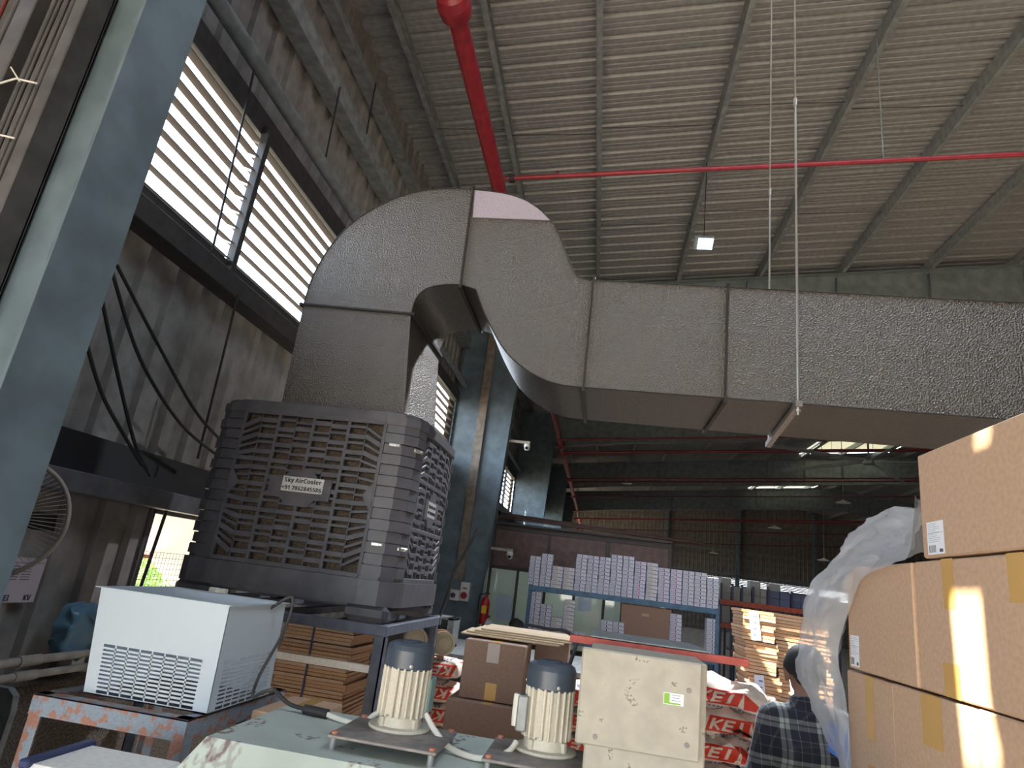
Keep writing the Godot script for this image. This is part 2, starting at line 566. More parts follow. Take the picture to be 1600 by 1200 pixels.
func build_shell() -> void:
	var st := begin()
	bmm(st, Vector3(-3.3, -0.45, -52.2), Vector3(31.4, -0.25, 9.0))
	struct("floor", st, m.concrete)
	st = begin()
	bmm(st, Vector3(-60, -0.8, -90), Vector3(70, -0.5, 60))
	struct("trim_1", st, m.asphalt)
	# roof: ribbed sheets over the left slope, each a part of the ceiling
	var roof := setting("ceiling")
	var slope := Vector3(1, 0.115, 0).normalized()
	var rup := Vector3(-0.115, 1, 0).normalized()
	var prof := rib_profile(3, 0.3, 0.085, 0.035, 0.045, true)
	var full_len := 17.45 / slope.x
	var sheet := func(x0: float, x1: float) -> ArrayMesh:
		var s := begin()
		ribbed(s, prof, Vector3(x0, roof_y(x0), 0), Vector3(0, 0, -1), rup, slope, (x1 - x0) / slope.x)
		return s.commit()
	prof.append(Vector2(0.96, 0.0))
	var mesh_full: ArrayMesh = sheet.call(-3.45, 14.0)
	var mesh_low: ArrayMesh = sheet.call(-3.45, 9.0)
	var mesh_high: ArrayMesh = sheet.call(13.0, 14.0)
	for k in 54:
		var z := -4.2 - 0.9 * k
		if z < -52.0: break
		var lit := k in [27, 28, 29, 40, 41]
		for part in ([mesh_low, mesh_high] if lit else [mesh_full]):
			var o := obj("roof_sheet", part, m.roof, roof)
			o.position = Vector3(0, 0.0015 * float(k % 2), z)
		if lit:
			st = begin()
			bar(st, Vector3(9.0, roof_y(9.0) + 0.03, z - 0.45), Vector3(13.0, roof_y(13.0) + 0.03, z - 0.45), 0.9, 0.006)
			obj("skylight_pane", st, m.skylight, roof)
	# the roof above and behind the camera is plain slab; added cut-outs shape the sun streaks
	var holes := [
		PackedVector2Array([Vector2(-2.355, 0.078), Vector2(-2.355, 0.155), Vector2(-2.401, 0.142), Vector2(-2.399, 0.124)]),
		PackedVector2Array([Vector2(-2.495, 0.199), Vector2(-2.495, 0.281), Vector2(-2.426, 0.246), Vector2(-2.425, 0.234)]),
		PackedVector2Array([Vector2(-2.503, 0.01), Vector2(-2.505, 0.103), Vector2(-2.537, 0.134), Vector2(-2.674, 0.204), Vector2(-2.736, 0.265), Vector2(-2.753, 0.142), Vector2(-2.675, 0.091), Vector2(-2.559, 0.023)]),
		PackedVector2Array([Vector2(-2.5, -3.69), Vector2(-1.75, -3.71), Vector2(-1.95, -3.59), Vector2(-2.22, -3.48), Vector2(-2.7, -3.31), Vector2(-3.15, -2.95), Vector2(-3.15, -3.3)]),
		PackedVector2Array([Vector2(0.4, -3.95), Vector2(5.5, -3.95), Vector2(5.5, -2.0), Vector2(0.4, -2.0)])]  # wide opening added so a sunlit floor patch bounces fill upward
	st = begin()
	for band in [[-3.45, -2.72], [-2.72, -2.6], [-2.6, -2.46], [-2.46, -2.38], [-2.38, -2.2], [-2.2, 3.3], [3.3, 14.0]]:
		for zb in [[-4.25, -3.35], [-3.35, 0.12], [0.12, 0.24], [0.24, 9.0]]:
			var pieces := [PackedVector2Array([Vector2(band[0], zb[0]), Vector2(band[1], zb[0]), Vector2(band[1], zb[1]), Vector2(band[0], zb[1])])]
			for h in holes:
				var next := []
				for p in pieces: next.append_array(Geometry2D.clip_polygons(p, h))
				pieces = next
			for p in pieces:
				if not Geometry2D.is_polygon_clockwise(p):
					prism(st, p, Vector3(0, roof_y(0.0) + 0.0, 0), Vector3(1, 0.115, 0), Vector3(0, 0, 1), -0.012)
	obj("roof_sheet", st, m.roof, roof)
	st = begin()
	bar(st, Vector3(14.0, roof_y(14.0) + 0.03, -21.6), Vector3(31.5, roof_y(31.5) + 0.03, -21.6), 61.2, 0.05)
	obj("roof_slope", st, m.roof, roof)
	# purlins: lipped channels along the building
	for x in [-2.72, -1.72, -0.48, 1.14, 2.74, 4.30, 5.93, 7.5, 9.1, 10.7, 12.3, 13.7, 15.5, 17.1, 18.7, 20.3, 22.0]:
		st = begin()
		var y := roof_y(x) - 0.004
		var ch := PackedVector2Array([Vector2(0, 0), Vector2(0, -0.2), Vector2(0.07, -0.2), Vector2(0.07, -0.175), Vector2(0.064, -0.175), Vector2(0.064, -0.194), Vector2(0.006, -0.194), Vector2(0.006, -0.006), Vector2(0.064, -0.006), Vector2(0.064, -0.02), Vector2(0.07, -0.02), Vector2(0.07, 0.0)])
		prism(st, ch, Vector3(x - 0.035, y - 0.012, -52.0), Vector3(1, 0.1, 0).normalized(), Vector3(-0.1, 1, 0).normalized(), 47.6 if x < -1.6 else 60.9)
		obj("purlin", st, m.galvanised, roof)
	# sag rods between purlins
	for z in [-4.9, -7.4, -9.9]:
		for pr in [[-2.72, -1.72], [-1.72, -0.48], [-0.48, 1.14], [1.14, 2.74], [2.74, 4.3]]:
			st = begin()
			var zz: float = z + (0.25 if pr[0] < -2.0 or absf(pr[0] - 1.14) < 0.1 else 0.0)
			tube(st, [Vector3(pr[0], roof_y(pr[0]) - 0.1, zz), Vector3(pr[1], roof_y(pr[1]) - 0.1, zz - 0.12)], 0.006, 6)
			obj("sag_rod", st, m.darksteel, roof)
	# end wall with a louvre band
	var ew := setting("wall_end")
	var pe := rib_profile(3, 0.3, 0.1, 0.05, 0.035, false)
	st = begin()
	ribbed(st, pe, Vector3(0, 2.95, 0), Vector3(1, 0, 0), Vector3(0, 0, 1), Vector3(0, -1, 0), 3.2)
	var low := st.commit()
	st = begin()
	ribbed(st, pe, Vector3(0, 3.65, 0), Vector3(1, 0, 0), Vector3(0, 0, 1), Vector3(0, 1, 0), 6.0)
	var high := st.commit()
	for k in 38:
		for q in [low, high]:
			var o := obj("wall_sheet", q, m.brownwall, ew)
			o.position = Vector3(-3.3 + 0.9 * k, 0, -52.0)
	for k in 6:
		st = begin()
		bx(st, Vector3(14.0, 3.02 + 0.115 * k, -51.95), Vector3(34.5, 0.1, 0.05))
		obj("louvre_blade", st, m.louvre, ew)
	for x in [5.0, 10.4, 16.0, 21.5, 27.0]:
		st = begin()
		bmm(st, Vector3(x - 0.14, -0.25, -51.9), Vector3(x + 0.14, roof_y(x) - 0.2, -51.6))
		obj("wall_post", st, m.bluesteel, ew)
	for y in [3.9, 5.6]:
		st = begin()
		bmm(st, Vector3(-3.2, y, -51.93), Vector3(31.0, y + 0.12, -51.8))
		obj("girt", st, m.rafter, ew)
	st = begin()
	bmm(st, Vector3(31.3, -0.45, -52.2), Vector3(31.5, 7.6, 9.0))
	struct("wall_right", st, m.brownwall)
	# wall behind the camera: a wide open loading front under a header
	var back := setting("wall_back")
	st = begin()
	prism(st, PackedVector2Array([Vector2(-3.3, 3.3), Vector2(31.4, 3.3), Vector2(31.4, 7.5), Vector2(14, 9.5), Vector2(-3.3, 7.5)]), Vector3(0, 0, 9.0), Vector3.RIGHT, Vector3.UP, 0.12)
	bmm(st, Vector3(5.5, -0.45, 9.0), Vector3(31.4, 3.3, 9.12))
	obj("wall_panel", st, m.cladding, back)

# ---------------------------------------------------------------- portal frames
func build_steel() -> void:
	var spots := [-1.83, -12.1, -21.8, -31.5, -41.2]
	var words := ["near blue steel column beside the cable tray", "blue steel column carrying the socket boxes, behind the cooler", "blue steel column just beyond the ceiling-height camera", "fourth blue steel column along the louvred wall", "farthest blue steel column along the louvred wall"]
	for i in 5:
		var z: float = spots[i]
		var c := thing("steel_column", words[i], "column", Vector3(-3.08, -0.25, z), 0.0, "columns along the louvred wall")
		var b0 := 1.16 if i == 0 else 0.98
		var t0 := 1.16 if i == 0 else 1.22
		var st := begin()
		prism(st, PackedVector2Array([Vector2(0, 0), Vector2(b0, 0), Vector2(t0, 6.6), Vector2(t0, 7.6), Vector2(0, 7.6)]), Vector3(0, 0, -0.006), Vector3.RIGHT, Vector3.UP, 0.012)
		obj("web", st, m.bluesteel, c)
		st = begin()
		bar(st, Vector3(b0, 0, 0), Vector3(t0, 6.6, 0), 0.014, 0.27, Vector3.BACK, 0.002)
		obj("flange", st, m.bluesteel, c)
		st = begin()
		bmm(st, Vector3(-0.012, 0, -0.13), Vector3(0.0, 7.6, 0.13))
		obj("flange", st, m.bluesteel, c)
		st = begin()
		bmm(st, Vector3(-0.05, 0, -0.17), Vector3(b0 + 0.05, 0.025, 0.17))
		obj("base_plate", st, m.bluesteel, c)
		if i == 0: continue
		var r := thing("roof_rafter", ["blue steel rafter over the duct, meeting the socket-box column", "second blue steel rafter, low edge showing just under the duct", "third blue steel rafter along the hall under the far skylights", "farthest blue steel rafter, nearest to the end wall"][i - 1], "rafter", Vector3(0, 0, z), 0.0, "portal rafters across the hall")
		st = begin()
		prism(st, PackedVector2Array([Vector2(-1.9, 6.15), Vector2(0.6, 6.52), Vector2(14, 8.0), Vector2(14, 9.26), Vector2(-1.9, 7.43)]), Vector3(0, 0, -0.006), Vector3.RIGHT, Vector3.UP, 0.012)
		prism(st, PackedVector2Array([Vector2(14, 8.0), Vector2(29.5, 6.3), Vector2(31, 6.3), Vector2(31, 7.3), Vector2(14, 9.26)]), Vector3(0, 0, -0.006), Vector3.RIGHT, Vector3.UP, 0.012)
		obj("web", st, m.rafter, r)
		st = begin()
		bar(st, Vector3(-1.9, 6.15, 0), Vector3(0.6, 6.52, 0), 0.24, 0.014)
		bar(st, Vector3(0.6, 6.52, 0), Vector3(14, 8.0, 0), 0.24, 0.014)
		bar(st, Vector3(14, 8.0, 0), Vector3(29.5, 6.3, 0), 0.24, 0.014)
		obj("bottom_flange", st, m.rafter, r)
		st = begin()
		bar(st, Vector3(-1.9, 7.43, 0), Vector3(14, 9.26, 0), 0.24, 0.014)
		obj("top_flange", st, m.rafter, r)
		for k in 7:
			var x := 0.8 + 1.7 * k
			st = begin()
			bmm(st, Vector3(x, 6.54 + 0.11 * (x - 0.6), -0.11), Vector3(x + 0.012, 7.36 + 0.115 * (x + 1.9) , 0.11))
			obj("stiffener", st, m.rafter, r)
		# knee braces from rafter to purlin
	for q in [[2, 9.0, -16.5], [3, 6.5, -26.0]]:
		pass

# ---------------------------------------------------------------- louvred side wall
func build_wall_left() -> void:
	var w := setting("wall_left")
	var prof := rib_profile(3, 0.3, 0.15, 0.11, 0.04, false)
	var band := func(y0: float, y1: float) -> ArrayMesh:
		var s := begin()
		ribbed(s, prof, Vector3(0, y0, 0), Vector3(0, 0, -1), Vector3(1, 0, 0), Vector3.UP, y1 - y0)
		return s.commit()
	var top: ArrayMesh = band.call(4.95, 7.62)
	var mid: ArrayMesh = band.call(1.78, 3.6)
	var low: ArrayMesh = band.call(-0.25, 1.78)
	var sill: ArrayMesh = band.call(-0.25, 1.16)
	for k in 56:
		var z := -1.5 - 0.9 * k
		for q in [top, mid, sill if k == 3 else low]:
			var o := obj("wall_sheet", q, m.cladding, w)
			o.position = Vector3(-3.2, 0, z)
	# plain wall beside and behind the camera, with a loading door
	var st := begin()
	bmm(st, Vector3(-3.26, -0.45, -1.5), Vector3(-3.2, 7.5, 2.2))
	bmm(st, Vector3(-3.26, 4.2, 2.2), Vector3(-3.2, 7.5, 7.0))
	bmm(st, Vector3(-3.26, -0.45, 7.0), Vector3(-3.2, 7.5, 9.1))
	obj("wall_panel", st, m.cladding, w)
	st = begin()
	bmm(st, Vector3(-3.16, -0.25, -12.0), Vector3(-3.02, 0.72, -1.2), 0.01)
	obj("plinth", st, m.plinth, w)
	for z in [-12.1, -21.8, -31.5, -41.2]:
		st = begin()
		bmm(st, Vector3(-3.22, 3.58, z - 0.3), Vector3(-3.18, 4.97, z + 0.3))
		obj("wall_panel", st, m.cladding, w)
	# girts
	for g in [[3.44, 3.60, -3.16, -2.98], [1.76, 1.88, -3.16, -2.96], [6.02, 6.22, -3.16, -2.97], [6.78, 6.88, -3.16, -3.0]]:
		st = begin()
		bmm(st, Vector3(g[2], g[0], -50.0), Vector3(g[3], g[1], -1.2), 0.006)
		obj("girt", st, m.galvanised if g[0] > 5.0 else m.darksteel if g[0] > 3.0 else m.tray, w)
	st = begin()
	tube(st, [Vector3(-2.97, 5.22, -1.0), Vector3(-2.97, 5.22, -50.0)], 0.065, 16)
	obj("girt_tube", st, m.galvanised, w)
	st = begin()
	bmm(st, Vector3(-3.17, 1.88, -12.0), Vector3(-3.12, 2.12, -1.2))
	obj("flashing", st, m.black, w)
	st = begin()
	bmm(st, Vector3(-3.19, 4.87, -50.0), Vector3(-3.06, 5.08, -1.4))
	obj("head_flashing", st, m.darksteel, w)
	# louvre windows, one for each bay
	var bays := [[-1.6, -11.85, 4], [-12.35, -21.55, 4], [-22.05, -31.3, 4], [-31.75, -41.0, 4]]
	for b in 4:
		var win := setting("window_%d" % (b + 1))
		var z0: float = bays[b][0]
		var z1: float = bays[b][1]
		var edges := [z0, -4.12, -6.7, -9.25, z1] if b == 0 else [z0, lerpf(z0, z1, 0.25), lerpf(z0, z1, 0.5), lerpf(z0, z1, 0.75), z1]
		for s in 4:
			st = begin()
			bx(st, Vector3.ZERO, Vector3(0.125, 0.004, absf(edges[s + 1] - edges[s]) - 0.05), 0.0)
			var blade := st.commit()
			for k in 9:
				var o := obj("louvre_blade", blade, m.louvre, win)
				o.position = Vector3(-3.08, 3.72 + 0.135 * k, (edges[s] + edges[s + 1]) * 0.5)
				o.rotation.z = deg_to_rad(-20.0)
			if s > 0:
				st = begin()
				bmm(st, Vector3(-3.06, 3.6, edges[s] - 0.03), Vector3(-2.99, 4.95, edges[s] + 0.03), 0.004)
				obj("window_post", st, m.darksteel, win)
		st = begin()
		bmm(st, Vector3(-3.16, 3.64, z1), Vector3(-3.04, 3.69, z0))
		obj("sill_bar", st, m.darksteel, win)
	# the low window with its hood outside
	var win5 := setting("window_5")
	st = begin()
	for z in [-4.2, -5.1]: bmm(st, Vector3(-3.22, 1.14, z - 0.025), Vector3(-3.14, 1.78, z + 0.025))
	for y in [1.15, 1.75]: bmm(st, Vector3(-3.22, y - 0.02, -5.1), Vector3(-3.14, y + 0.02, -4.2))
	obj("window_frame", st, m.tray, win5)
	st = begin()
	tube(st, [Vector3(-3.1, 1.8, -4.28), Vector3(-3.1, 1.12, -4.22)], 0.012, 8)
	obj("window_rod", st, m.black, win5)
	st = begin()
	for k in 30: tube(st, [Vector3(-3.3, 1.1, -3.9 - 0.04 * k), Vector3(-3.3, 1.46, -3.9 - 0.04 * k)], 0.0016, 4)
	for k in 10: tube(st, [Vector3(-3.3, 1.1 + 0.04 * k, -3.9), Vector3(-3.3, 1.1 + 0.04 * k, -5.1)], 0.0016, 4)
	var net := obj("wire_mesh", st, m.darksteel, win5)
	net.set_meta("kind", "stuff")
	var hood := thing("window_hood", "off-white folded hood outside the low wall window", "hood", Vector3(-3.28, 1.2, -4.9))
	st = begin()
	bar(st, Vector3(-0.02, 0.62, 0.1), Vector3(-0.95, 0.19, 0.1), 1.95, 0.012)
	obj("hood_roof", st, m.hood, hood)
	st = begin()
	prism(st, PackedVector2Array([Vector2(-0.95, 0.18), Vector2(0.0, -0.5), Vector2(0.0, 0.6)]), Vector3(0, 0, -0.86), Vector3.RIGHT, Vector3.UP, 0.012)
	obj("hood_cheek", st, m.hood, hood)
	st = begin()
	bmm(st, Vector3(-0.96, 0.16, -0.86), Vector3(-0.93, 0.2, 1.05))
	obj("hood_lip", st, m.darkred, hood)
	# shrub outside
	for k in 3:
		var sh := thing("garden_shrub", ["leafy green shrub seen through the low window's wire mesh", "rounder green shrub outside behind the hood", "third green shrub outside, farthest from the low window"][k], "shrub", [Vector3(-8.0, -0.6, -10.4), Vector3(-8.4, -0.5, -12.4), Vector3(-11.0, -0.5, -14.4)][k])
		st = begin()
		tube(st, [Vector3.ZERO, Vector3(0.05, 0.7, 0)], 0.05, 8)
		obj("stem", st, m.trunking, sh)
		st = begin()
		for i in 900:
			var d := Vector3(rng.randfn(), rng.randfn(), rng.randfn()).normalized()
			var p := Vector3(0, 1.15, 0) + d * Vector3(0.9, 0.85, 0.9) * rng.randf_range(0.55, 1.0)
			var bs := Basis(Vector3(rng.randfn(), rng.randfn(), rng.randfn()).normalized(), rng.randf() * TAU)
			quad(st, p + bs * Vector3(-0.06, 0, 0), p + bs * Vector3(0, -0.03, 0.01), p + bs * Vector3(0.06, 0, 0), p + bs * Vector3(0, 0.03, 0.01))
		var lf := obj("foliage", st, m.leaf, sh)
		lf.set_meta("kind", "stuff")

# ---------------------------------------------------------------- foil-wrapped duct
func smooth(pts: Array, n: int) -> PackedVector2Array:
	var c := Curve2D.new()
	for i in pts.size():
		var t: Vector2 = (pts[mini(i + 1, pts.size() - 1)] - pts[maxi(i - 1, 0)]) / 6.0
		c.add_point(pts[i], -t, t)
	var o := PackedVector2Array()
	for i in pts.size() - 1:
		for k in n: o.append(c.sample(i, float(k) / n))
	o.append(pts[pts.size() - 1])
	return o

func build_duct() -> void:
	var d := thing("insulated_duct", "large rectangular air duct wrapped in silvery bubble foil, rising from the cooler", "duct", Vector3(0, 0, -4.6))
	var eo := smooth([Vector2(-2.16, 3.23), Vector2(-2.14, 3.46), Vector2(-2.05, 3.72), Vector2(-1.90, 3.93), Vector2(-1.64, 4.11), Vector2(-1.37, 4.19), Vector2(-1.09, 4.20)], 5)
	var ei := smooth([Vector2(-1.07, 3.45), Vector2(-1.20, 3.44), Vector2(-1.31, 3.40), Vector2(-1.365, 3.32), Vector2(-1.38, 3.21)], 5)
	var so := smooth([Vector2(-1.09, 4.20), Vector2(-0.81, 4.165), Vector2(-0.61, 4.07), Vector2(-0.46, 3.90), Vector2(-0.36, 3.68), Vector2(-0.29, 3.56), Vector2(-0.18, 3.535)], 5)
	var si := smooth([Vector2(-0.18, 2.79), Vector2(-0.35, 2.80), Vector2(-0.52, 2.86), Vector2(-0.70, 2.99), Vector2(-0.86, 3.22), Vector2(-0.96, 3.42)], 5)
	si.append(Vector2(-1.07, 3.45))
	var secs := [
		["riser", PackedVector2Array([Vector2(-2.16, 3.23), Vector2(-2.15, 2.486), Vector2(-1.30, 2.486), Vector2(-1.38, 3.21)])],
		["elbow", eo + ei], ["offset_bend", so + si],
		["straight_run", PackedVector2Array([Vector2(-0.18, 2.79), Vector2(0.675, 2.79), Vector2(0.675, 3.53), Vector2(-0.18, 3.535)])],
		["straight_run", PackedVector2Array([Vector2(0.675, 2.79), Vector2(5.2, 2.81), Vector2(5.2, 3.53), Vector2(0.675, 3.53)])]]
	for s in secs:
		var st := begin()
		prism(st, s[1], Vector3.ZERO, Vector3.RIGHT, Vector3.UP, 0.8)
		obj(s[0], st, m.foil, d)
	# flanged joints, taped dark
	for j in [[Vector2(-2.16, 3.23), Vector2(-1.38, 3.21)], [Vector2(-1.09, 4.20), Vector2(-1.07, 3.45)], [Vector2(-0.18, 3.535), Vector2(-0.18, 2.79)], [Vector2(0.675, 3.53), Vector2(0.675, 2.79)]]:
		var st := begin()
		var a := Vector3(j[0].x, j[0].y, 0)
		var b := Vector3(j[1].x, j[1].y, 0)
		var dir := (b - a).normalized()
		a -= dir * 0.018
		b += dir * 0.018
		for z in [0.806, -0.006]: bar(st, a + Vector3(0, 0, z), b + Vector3(0, 0, z), 0.013, 0.014, Vector3.BACK)
		for e in [a, b]: bar(st, e + Vector3(0, 0, -0.01), e + Vector3(0, 0, 0.81), 0.022, 0.02, dir)
		obj("joint_flange", st, m.seam, d)
	# dark edge tape following the curved arrises of the front
	for e in [eo, ei, so, si, PackedVector2Array([Vector2(-0.18, 2.79), Vector2(5.2, 2.81)]), PackedVector2Array([Vector2(-0.18, 3.535), Vector2(5.2, 3.53)])]:
		var pts := []
		for p in e: pts.append(Vector3(p.x, p.y, 0.8))
		var st := begin()
		tube(st, pts, 0.004, 6)
		obj("edge_tape", st, m.seam, d)
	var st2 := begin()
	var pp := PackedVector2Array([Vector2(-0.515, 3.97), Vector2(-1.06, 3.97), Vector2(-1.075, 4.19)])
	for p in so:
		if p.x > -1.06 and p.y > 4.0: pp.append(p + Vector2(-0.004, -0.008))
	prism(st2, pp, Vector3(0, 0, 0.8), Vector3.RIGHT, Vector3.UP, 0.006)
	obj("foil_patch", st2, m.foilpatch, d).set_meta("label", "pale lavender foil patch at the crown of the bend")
	var h := thing("duct_hanger", "threaded-rod hanger with cross bar carrying the straight duct run", "hanger", Vector3(1.07, 0, -4.2))
	for q in [[0.0, 0.48, 2.70], [0.09, -0.55, 2.74]]:
		var st := begin()
		tube(st, [Vector3(q[0], q[2], q[1]), Vector3(q[0], 4.9, q[1])], 0.0075, 8)
		obj("lower_rod", st, m.clip, h)
		st = begin()
		tube(st, [Vector3(q[0], 4.9, q[1]), Vector3(q[0] + 0.01, 7.75, q[1])], 0.0065, 8)
		obj("upper_rod", st, m.trunking, h)
		st = begin()
		lathe(st, [Vector2(0, 0), Vector2(0.013, 0), Vector2(0.013, 0.06), Vector2(0, 0.06)], 8, Transform3D(Basis(), Vector3(q[0], 4.88, q[1])))
		lathe(st, [Vector2(0, 0), Vector2(0.016, 0), Vector2(0.016, 0.014), Vector2(0, 0.014)], 6, Transform3D(Basis(), Vector3(q[0], q[2] + 0.02, q[1])))
		obj("coupler", st, m.clip, h)
	st2 = begin()
	bar(st2, Vector3(0.09, 2.765, -0.58), Vector3(0.0, 2.765, 0.5), 0.036, 0.036)
	obj("cross_bar", st2, m.steelplate, h)

# ---------------------------------------------------------------- air cooler
func grille(w: float, h: float, rows: int, cols: int) -> SurfaceTool:
	var st := begin()
	var cw := w / cols
	var rh := h / rows
	for i in cols + 1:
		var x := -w * 0.5 + cw * i
		var thick := i % 2 == 0
		bx(st, Vector3(x, 0, 0), Vector3(0.022 if thick else 0.008, h, 0.03 if thick else 0.022), 0.002)
	for r in rows + 1:
		var y := -h * 0.5 + rh * r
		var main := r == 0 or r == rows or r == rows / 3 or r == rows - rows / 3
		for i in cols:
			var x := -w * 0.5 + cw * (i + 0.5)
			var out := i == 0 or i == cols - 1
			var hh := 0.026 if main else 0.017 + 0.012 * float((i / 2 + r) % 2)
			if out and not main:
				var s := 1.0 if i == 0 else -1.0
				var dy := -y * 0.16
				bx(st, Vector3(x, y + dy * 0.35, 0.002), Vector3(cw * 1.05, hh, 0.024), 0.002, Basis(Vector3.BACK, atan2(-dy * s * 1.0, cw)))
			else:
				var step := 0.0 if main else 0.010 * float((i + r) % 2)
				bx(st, Vector3(x, y + step, 0.002), Vector3(cw, hh, 0.03 if main else 0.024), 0.002)
	# moulded boss in the middle and the side chevrons
	var b := PackedVector2Array()
	for p in [[-0.36, -0.5], [-0.36, 0.5], [-0.2, 0.5], [-0.13, 0.85], [0.13, 0.85], [0.2, 0.5], [0.36, 0.5], [0.36, -0.5], [0.2, -0.5], [0.13, -0.85], [-0.13, -0.85], [-0.2, -0.5]]:
		b.append(Vector2(p[0] * w * 0.6, p[1] * h * 0.14))
	prism(st, b, Vector3(0, 0, -0.005), Vector3.RIGHT, Vector3.UP, 0.026)
	for s in [-1.0, 1.0]:
		prism(st, PackedVector2Array([Vector2(s * w * 0.5, -h * 0.10), Vector2(s * w * 0.43, 0), Vector2(s * w * 0.5, h * 0.10)]), Vector3(0, 0, -0.005), Vector3.RIGHT, Vector3.UP, 0.024)
	return st

func text(s: String, size: float, bold := true, depth := 0.002) -> TextMesh:
	var t := TextMesh.new()
	var f := SystemFont.new()
	f.font_names = PackedStringArray(["Droid Sans"])
	f.font_weight = 700 if bold else 400
	t.font = f
	t.text = s
	t.font_size = 32
	t.pixel_size = size / 32.0
	t.depth = depth
	return t

func rounded(k: float) -> PackedVector2Array:
	var o := PackedVector2Array()
	for q in [[1, 1], [-1, 1], [-1, -1], [1, -1]]:
		var c := [Vector2(0.67, 0.38), Vector2(0.645, 0.47), Vector2(0.57, 0.525), Vector2(0.457, 0.54)]
		if q[0] * q[1] < 0: c.reverse()
		for p in c: o.append(Vector2(p.x * q[0], p.y * q[1]) * k)
	return o

func build_cooler() -> void:
	var c := thing("air_cooler", "big dark plastic evaporative air cooler with latticed sides, standing on the steel stand", "air cooler", Vector3(-1.79, 1.27, -4.14))
	var ux := Vector3(1, 0, 0)
	var uz := Vector3(0, 0, -1)
	# footprint prisms: (x, -z) plane rises along +y
	var st := begin()
	prism(st, rounded(1.03), Vector3(0, 0.09, 0), ux, uz, 0.135)
	prism(st, rounded(1.0), Vector3(0, 0.22, 0), ux, uz, 0.03)
	for sx in [-1.0, 1.0]:
		for sz in [-1.0, 1.0]:
			bx(st, Vector3(0.53 * sx, 0.05, 0.42 * sz), Vector3(0.26, 0.1, 0.22), 0.03)
	for sx in [-1.0, 1.0]: bx(st, Vector3(0.0, 0.085, 0.48 * sx), Vector3(0.86, 0.03, 0.1), 0.01)
	obj("water_tray", st, m.cooler, c)
	st = begin()
	for sx in [-1.0, 1.0]: bx(st, Vector3(0.60 * sx, 0.69, 0), Vector3(0.05, 0.88, 0.76), 0.0)
	for sz in [-1.0, 1.0]: bx(st, Vector3(0, 0.69, 0.465 * sz), Vector3(0.93, 0.88, 0.05), 0.0)
	obj("cooling_pad", st, m.pad, c)
	st = begin()
	prism(st, rounded(0.86), Vector3(0, 0.2, 0), ux, uz, 0.95)
	obj("core", st, m.coolerdark, c)
	# ribbed corner posts
	for q in [[1, 1], [-1, 1], [-1, -1], [1, -1]]:
		st = begin()
		for k in 14:
			var g := 1.0 + (0.012 if k % 2 == 0 else 0.0)
			var poly := PackedVector2Array()
			for p in [Vector2(0.67, 0.38), Vector2(0.65, 0.47), Vector2(0.575, 0.527), Vector2(0.457, 0.542)]: poly.append(Vector2(p.x * q[0], p.y * q[1]) * g)
			for p in [Vector2(0.457, 0.46), Vector2(0.58, 0.38)]: poly.append(Vector2(p.x * q[0], p.y * q[1]))
			prism(st, poly, Vector3(0, 0.245 + 0.064 * k, 0), ux, uz, 0.058)
		var core := PackedVector2Array()
		for p in [Vector2(0.655, 0.385), Vector2(0.63, 0.46), Vector2(0.565, 0.51), Vector2(0.46, 0.52), Vector2(0.457, 0.46), Vector2(0.58, 0.38)]: core.append(Vector2(p.x * q[0], p.y * q[1]))
		prism(st, core, Vector3(0, 0.24, 0), ux, uz, 0.9)
		var post := obj("corner_post", st, m.cooler, c)
	var gm := grille(0.915, 0.89, 18, 8).commit()
	var gs := grille(0.74, 0.89, 18, 8).commit()
	for q in [[gm, Vector3(0, 0.685, 0.535), 0.0, "front_grille"], [gm, Vector3(0, 0.685, -0.535), PI, "rear_grille"], [gs, Vector3(0.655, 0.685, 0), PI / 2, "side_grille"], [gs, Vector3(-0.655, 0.685, 0), -PI / 2, "side_grille"]]:
		var o := obj(q[3], q[0], m.cooler, c)
		o.position = q[1]
		o.rotation.y = q[2]
	st = begin()
	prism(st, rounded(1.015), Vector3(0, 1.125, 0), ux, uz, 0.05)
	prism(st, rounded(0.985), Vector3(0, 1.17, 0), ux, uz, 0.03)
	prism(st, rounded(0.93), Vector3(0, 1.195, 0), ux, uz, 0.018)
	obj("lid", st, m.cooler, c)
	# steel clips on the near corner
	for y in [0.42, 1.0]:
		for p in [Vector3(0.535, y, 0.545), Vector3(0.662, y - 0.01, 0.46)]:
			st = begin()
			var bs := Basis(Vector3.UP, 0.22 if p.x < 0.6 else 0.95)
			bx(st, Vector3.ZERO, Vector3(0.07, 0.022, 0.012), 0.004, Basis.IDENTITY)
			bx(st, Vector3(0.02, 0, 0.008), Vector3(0.02, 0.016, 0.01), 0.003)
			var cl := obj("clip", st, m.clip, c)
			cl.position = p
			cl.basis = bs
	st = begin()
	bx(st, Vector3(0.02, 0.705, 0.561), Vector3(0.262, 0.09, 0.008), 0.003)
	var plate := obj("name_plate", st, m.plate, c)
	plate.set_meta("label", "silver name plate with a telephone number")
	for q in [["Sky AirCooler", 0.727, 0.036], ["+91 7862845586", 0.682, 0.034]]:
		var t := obj("lettering", text(q[0], q[2]), m.ink, plate)
		t.position = Vector3(0.02, q[1], 0.566)
	st = begin()
	bx(st, Vector3(0.674, 0.69, 0.0), Vector3(0.006, 0.1, 0.2), 0.002)
	var side := obj("name_plate", st, m.plate, c)
	for q in [["Sky AirCooler", 0.71, 0.028], ["+91 7862845586", 0.67, 0.026]]:
		var t := obj("lettering", text(q[0], q[2]), m.ink, side)
		t.position = Vector3(0.678, q[1], 0.0)
		t.rotation.y = PI / 2
	st = begin()
	bx(st, Vector3(-0.34, 0.05, 0.57), Vector3(0.10, 0.045, 0.04), 0.004)
	bx(st, Vector3(-0.34, 0.05, 0.60), Vector3(0.014, 0.05, 0.03), 0.003)
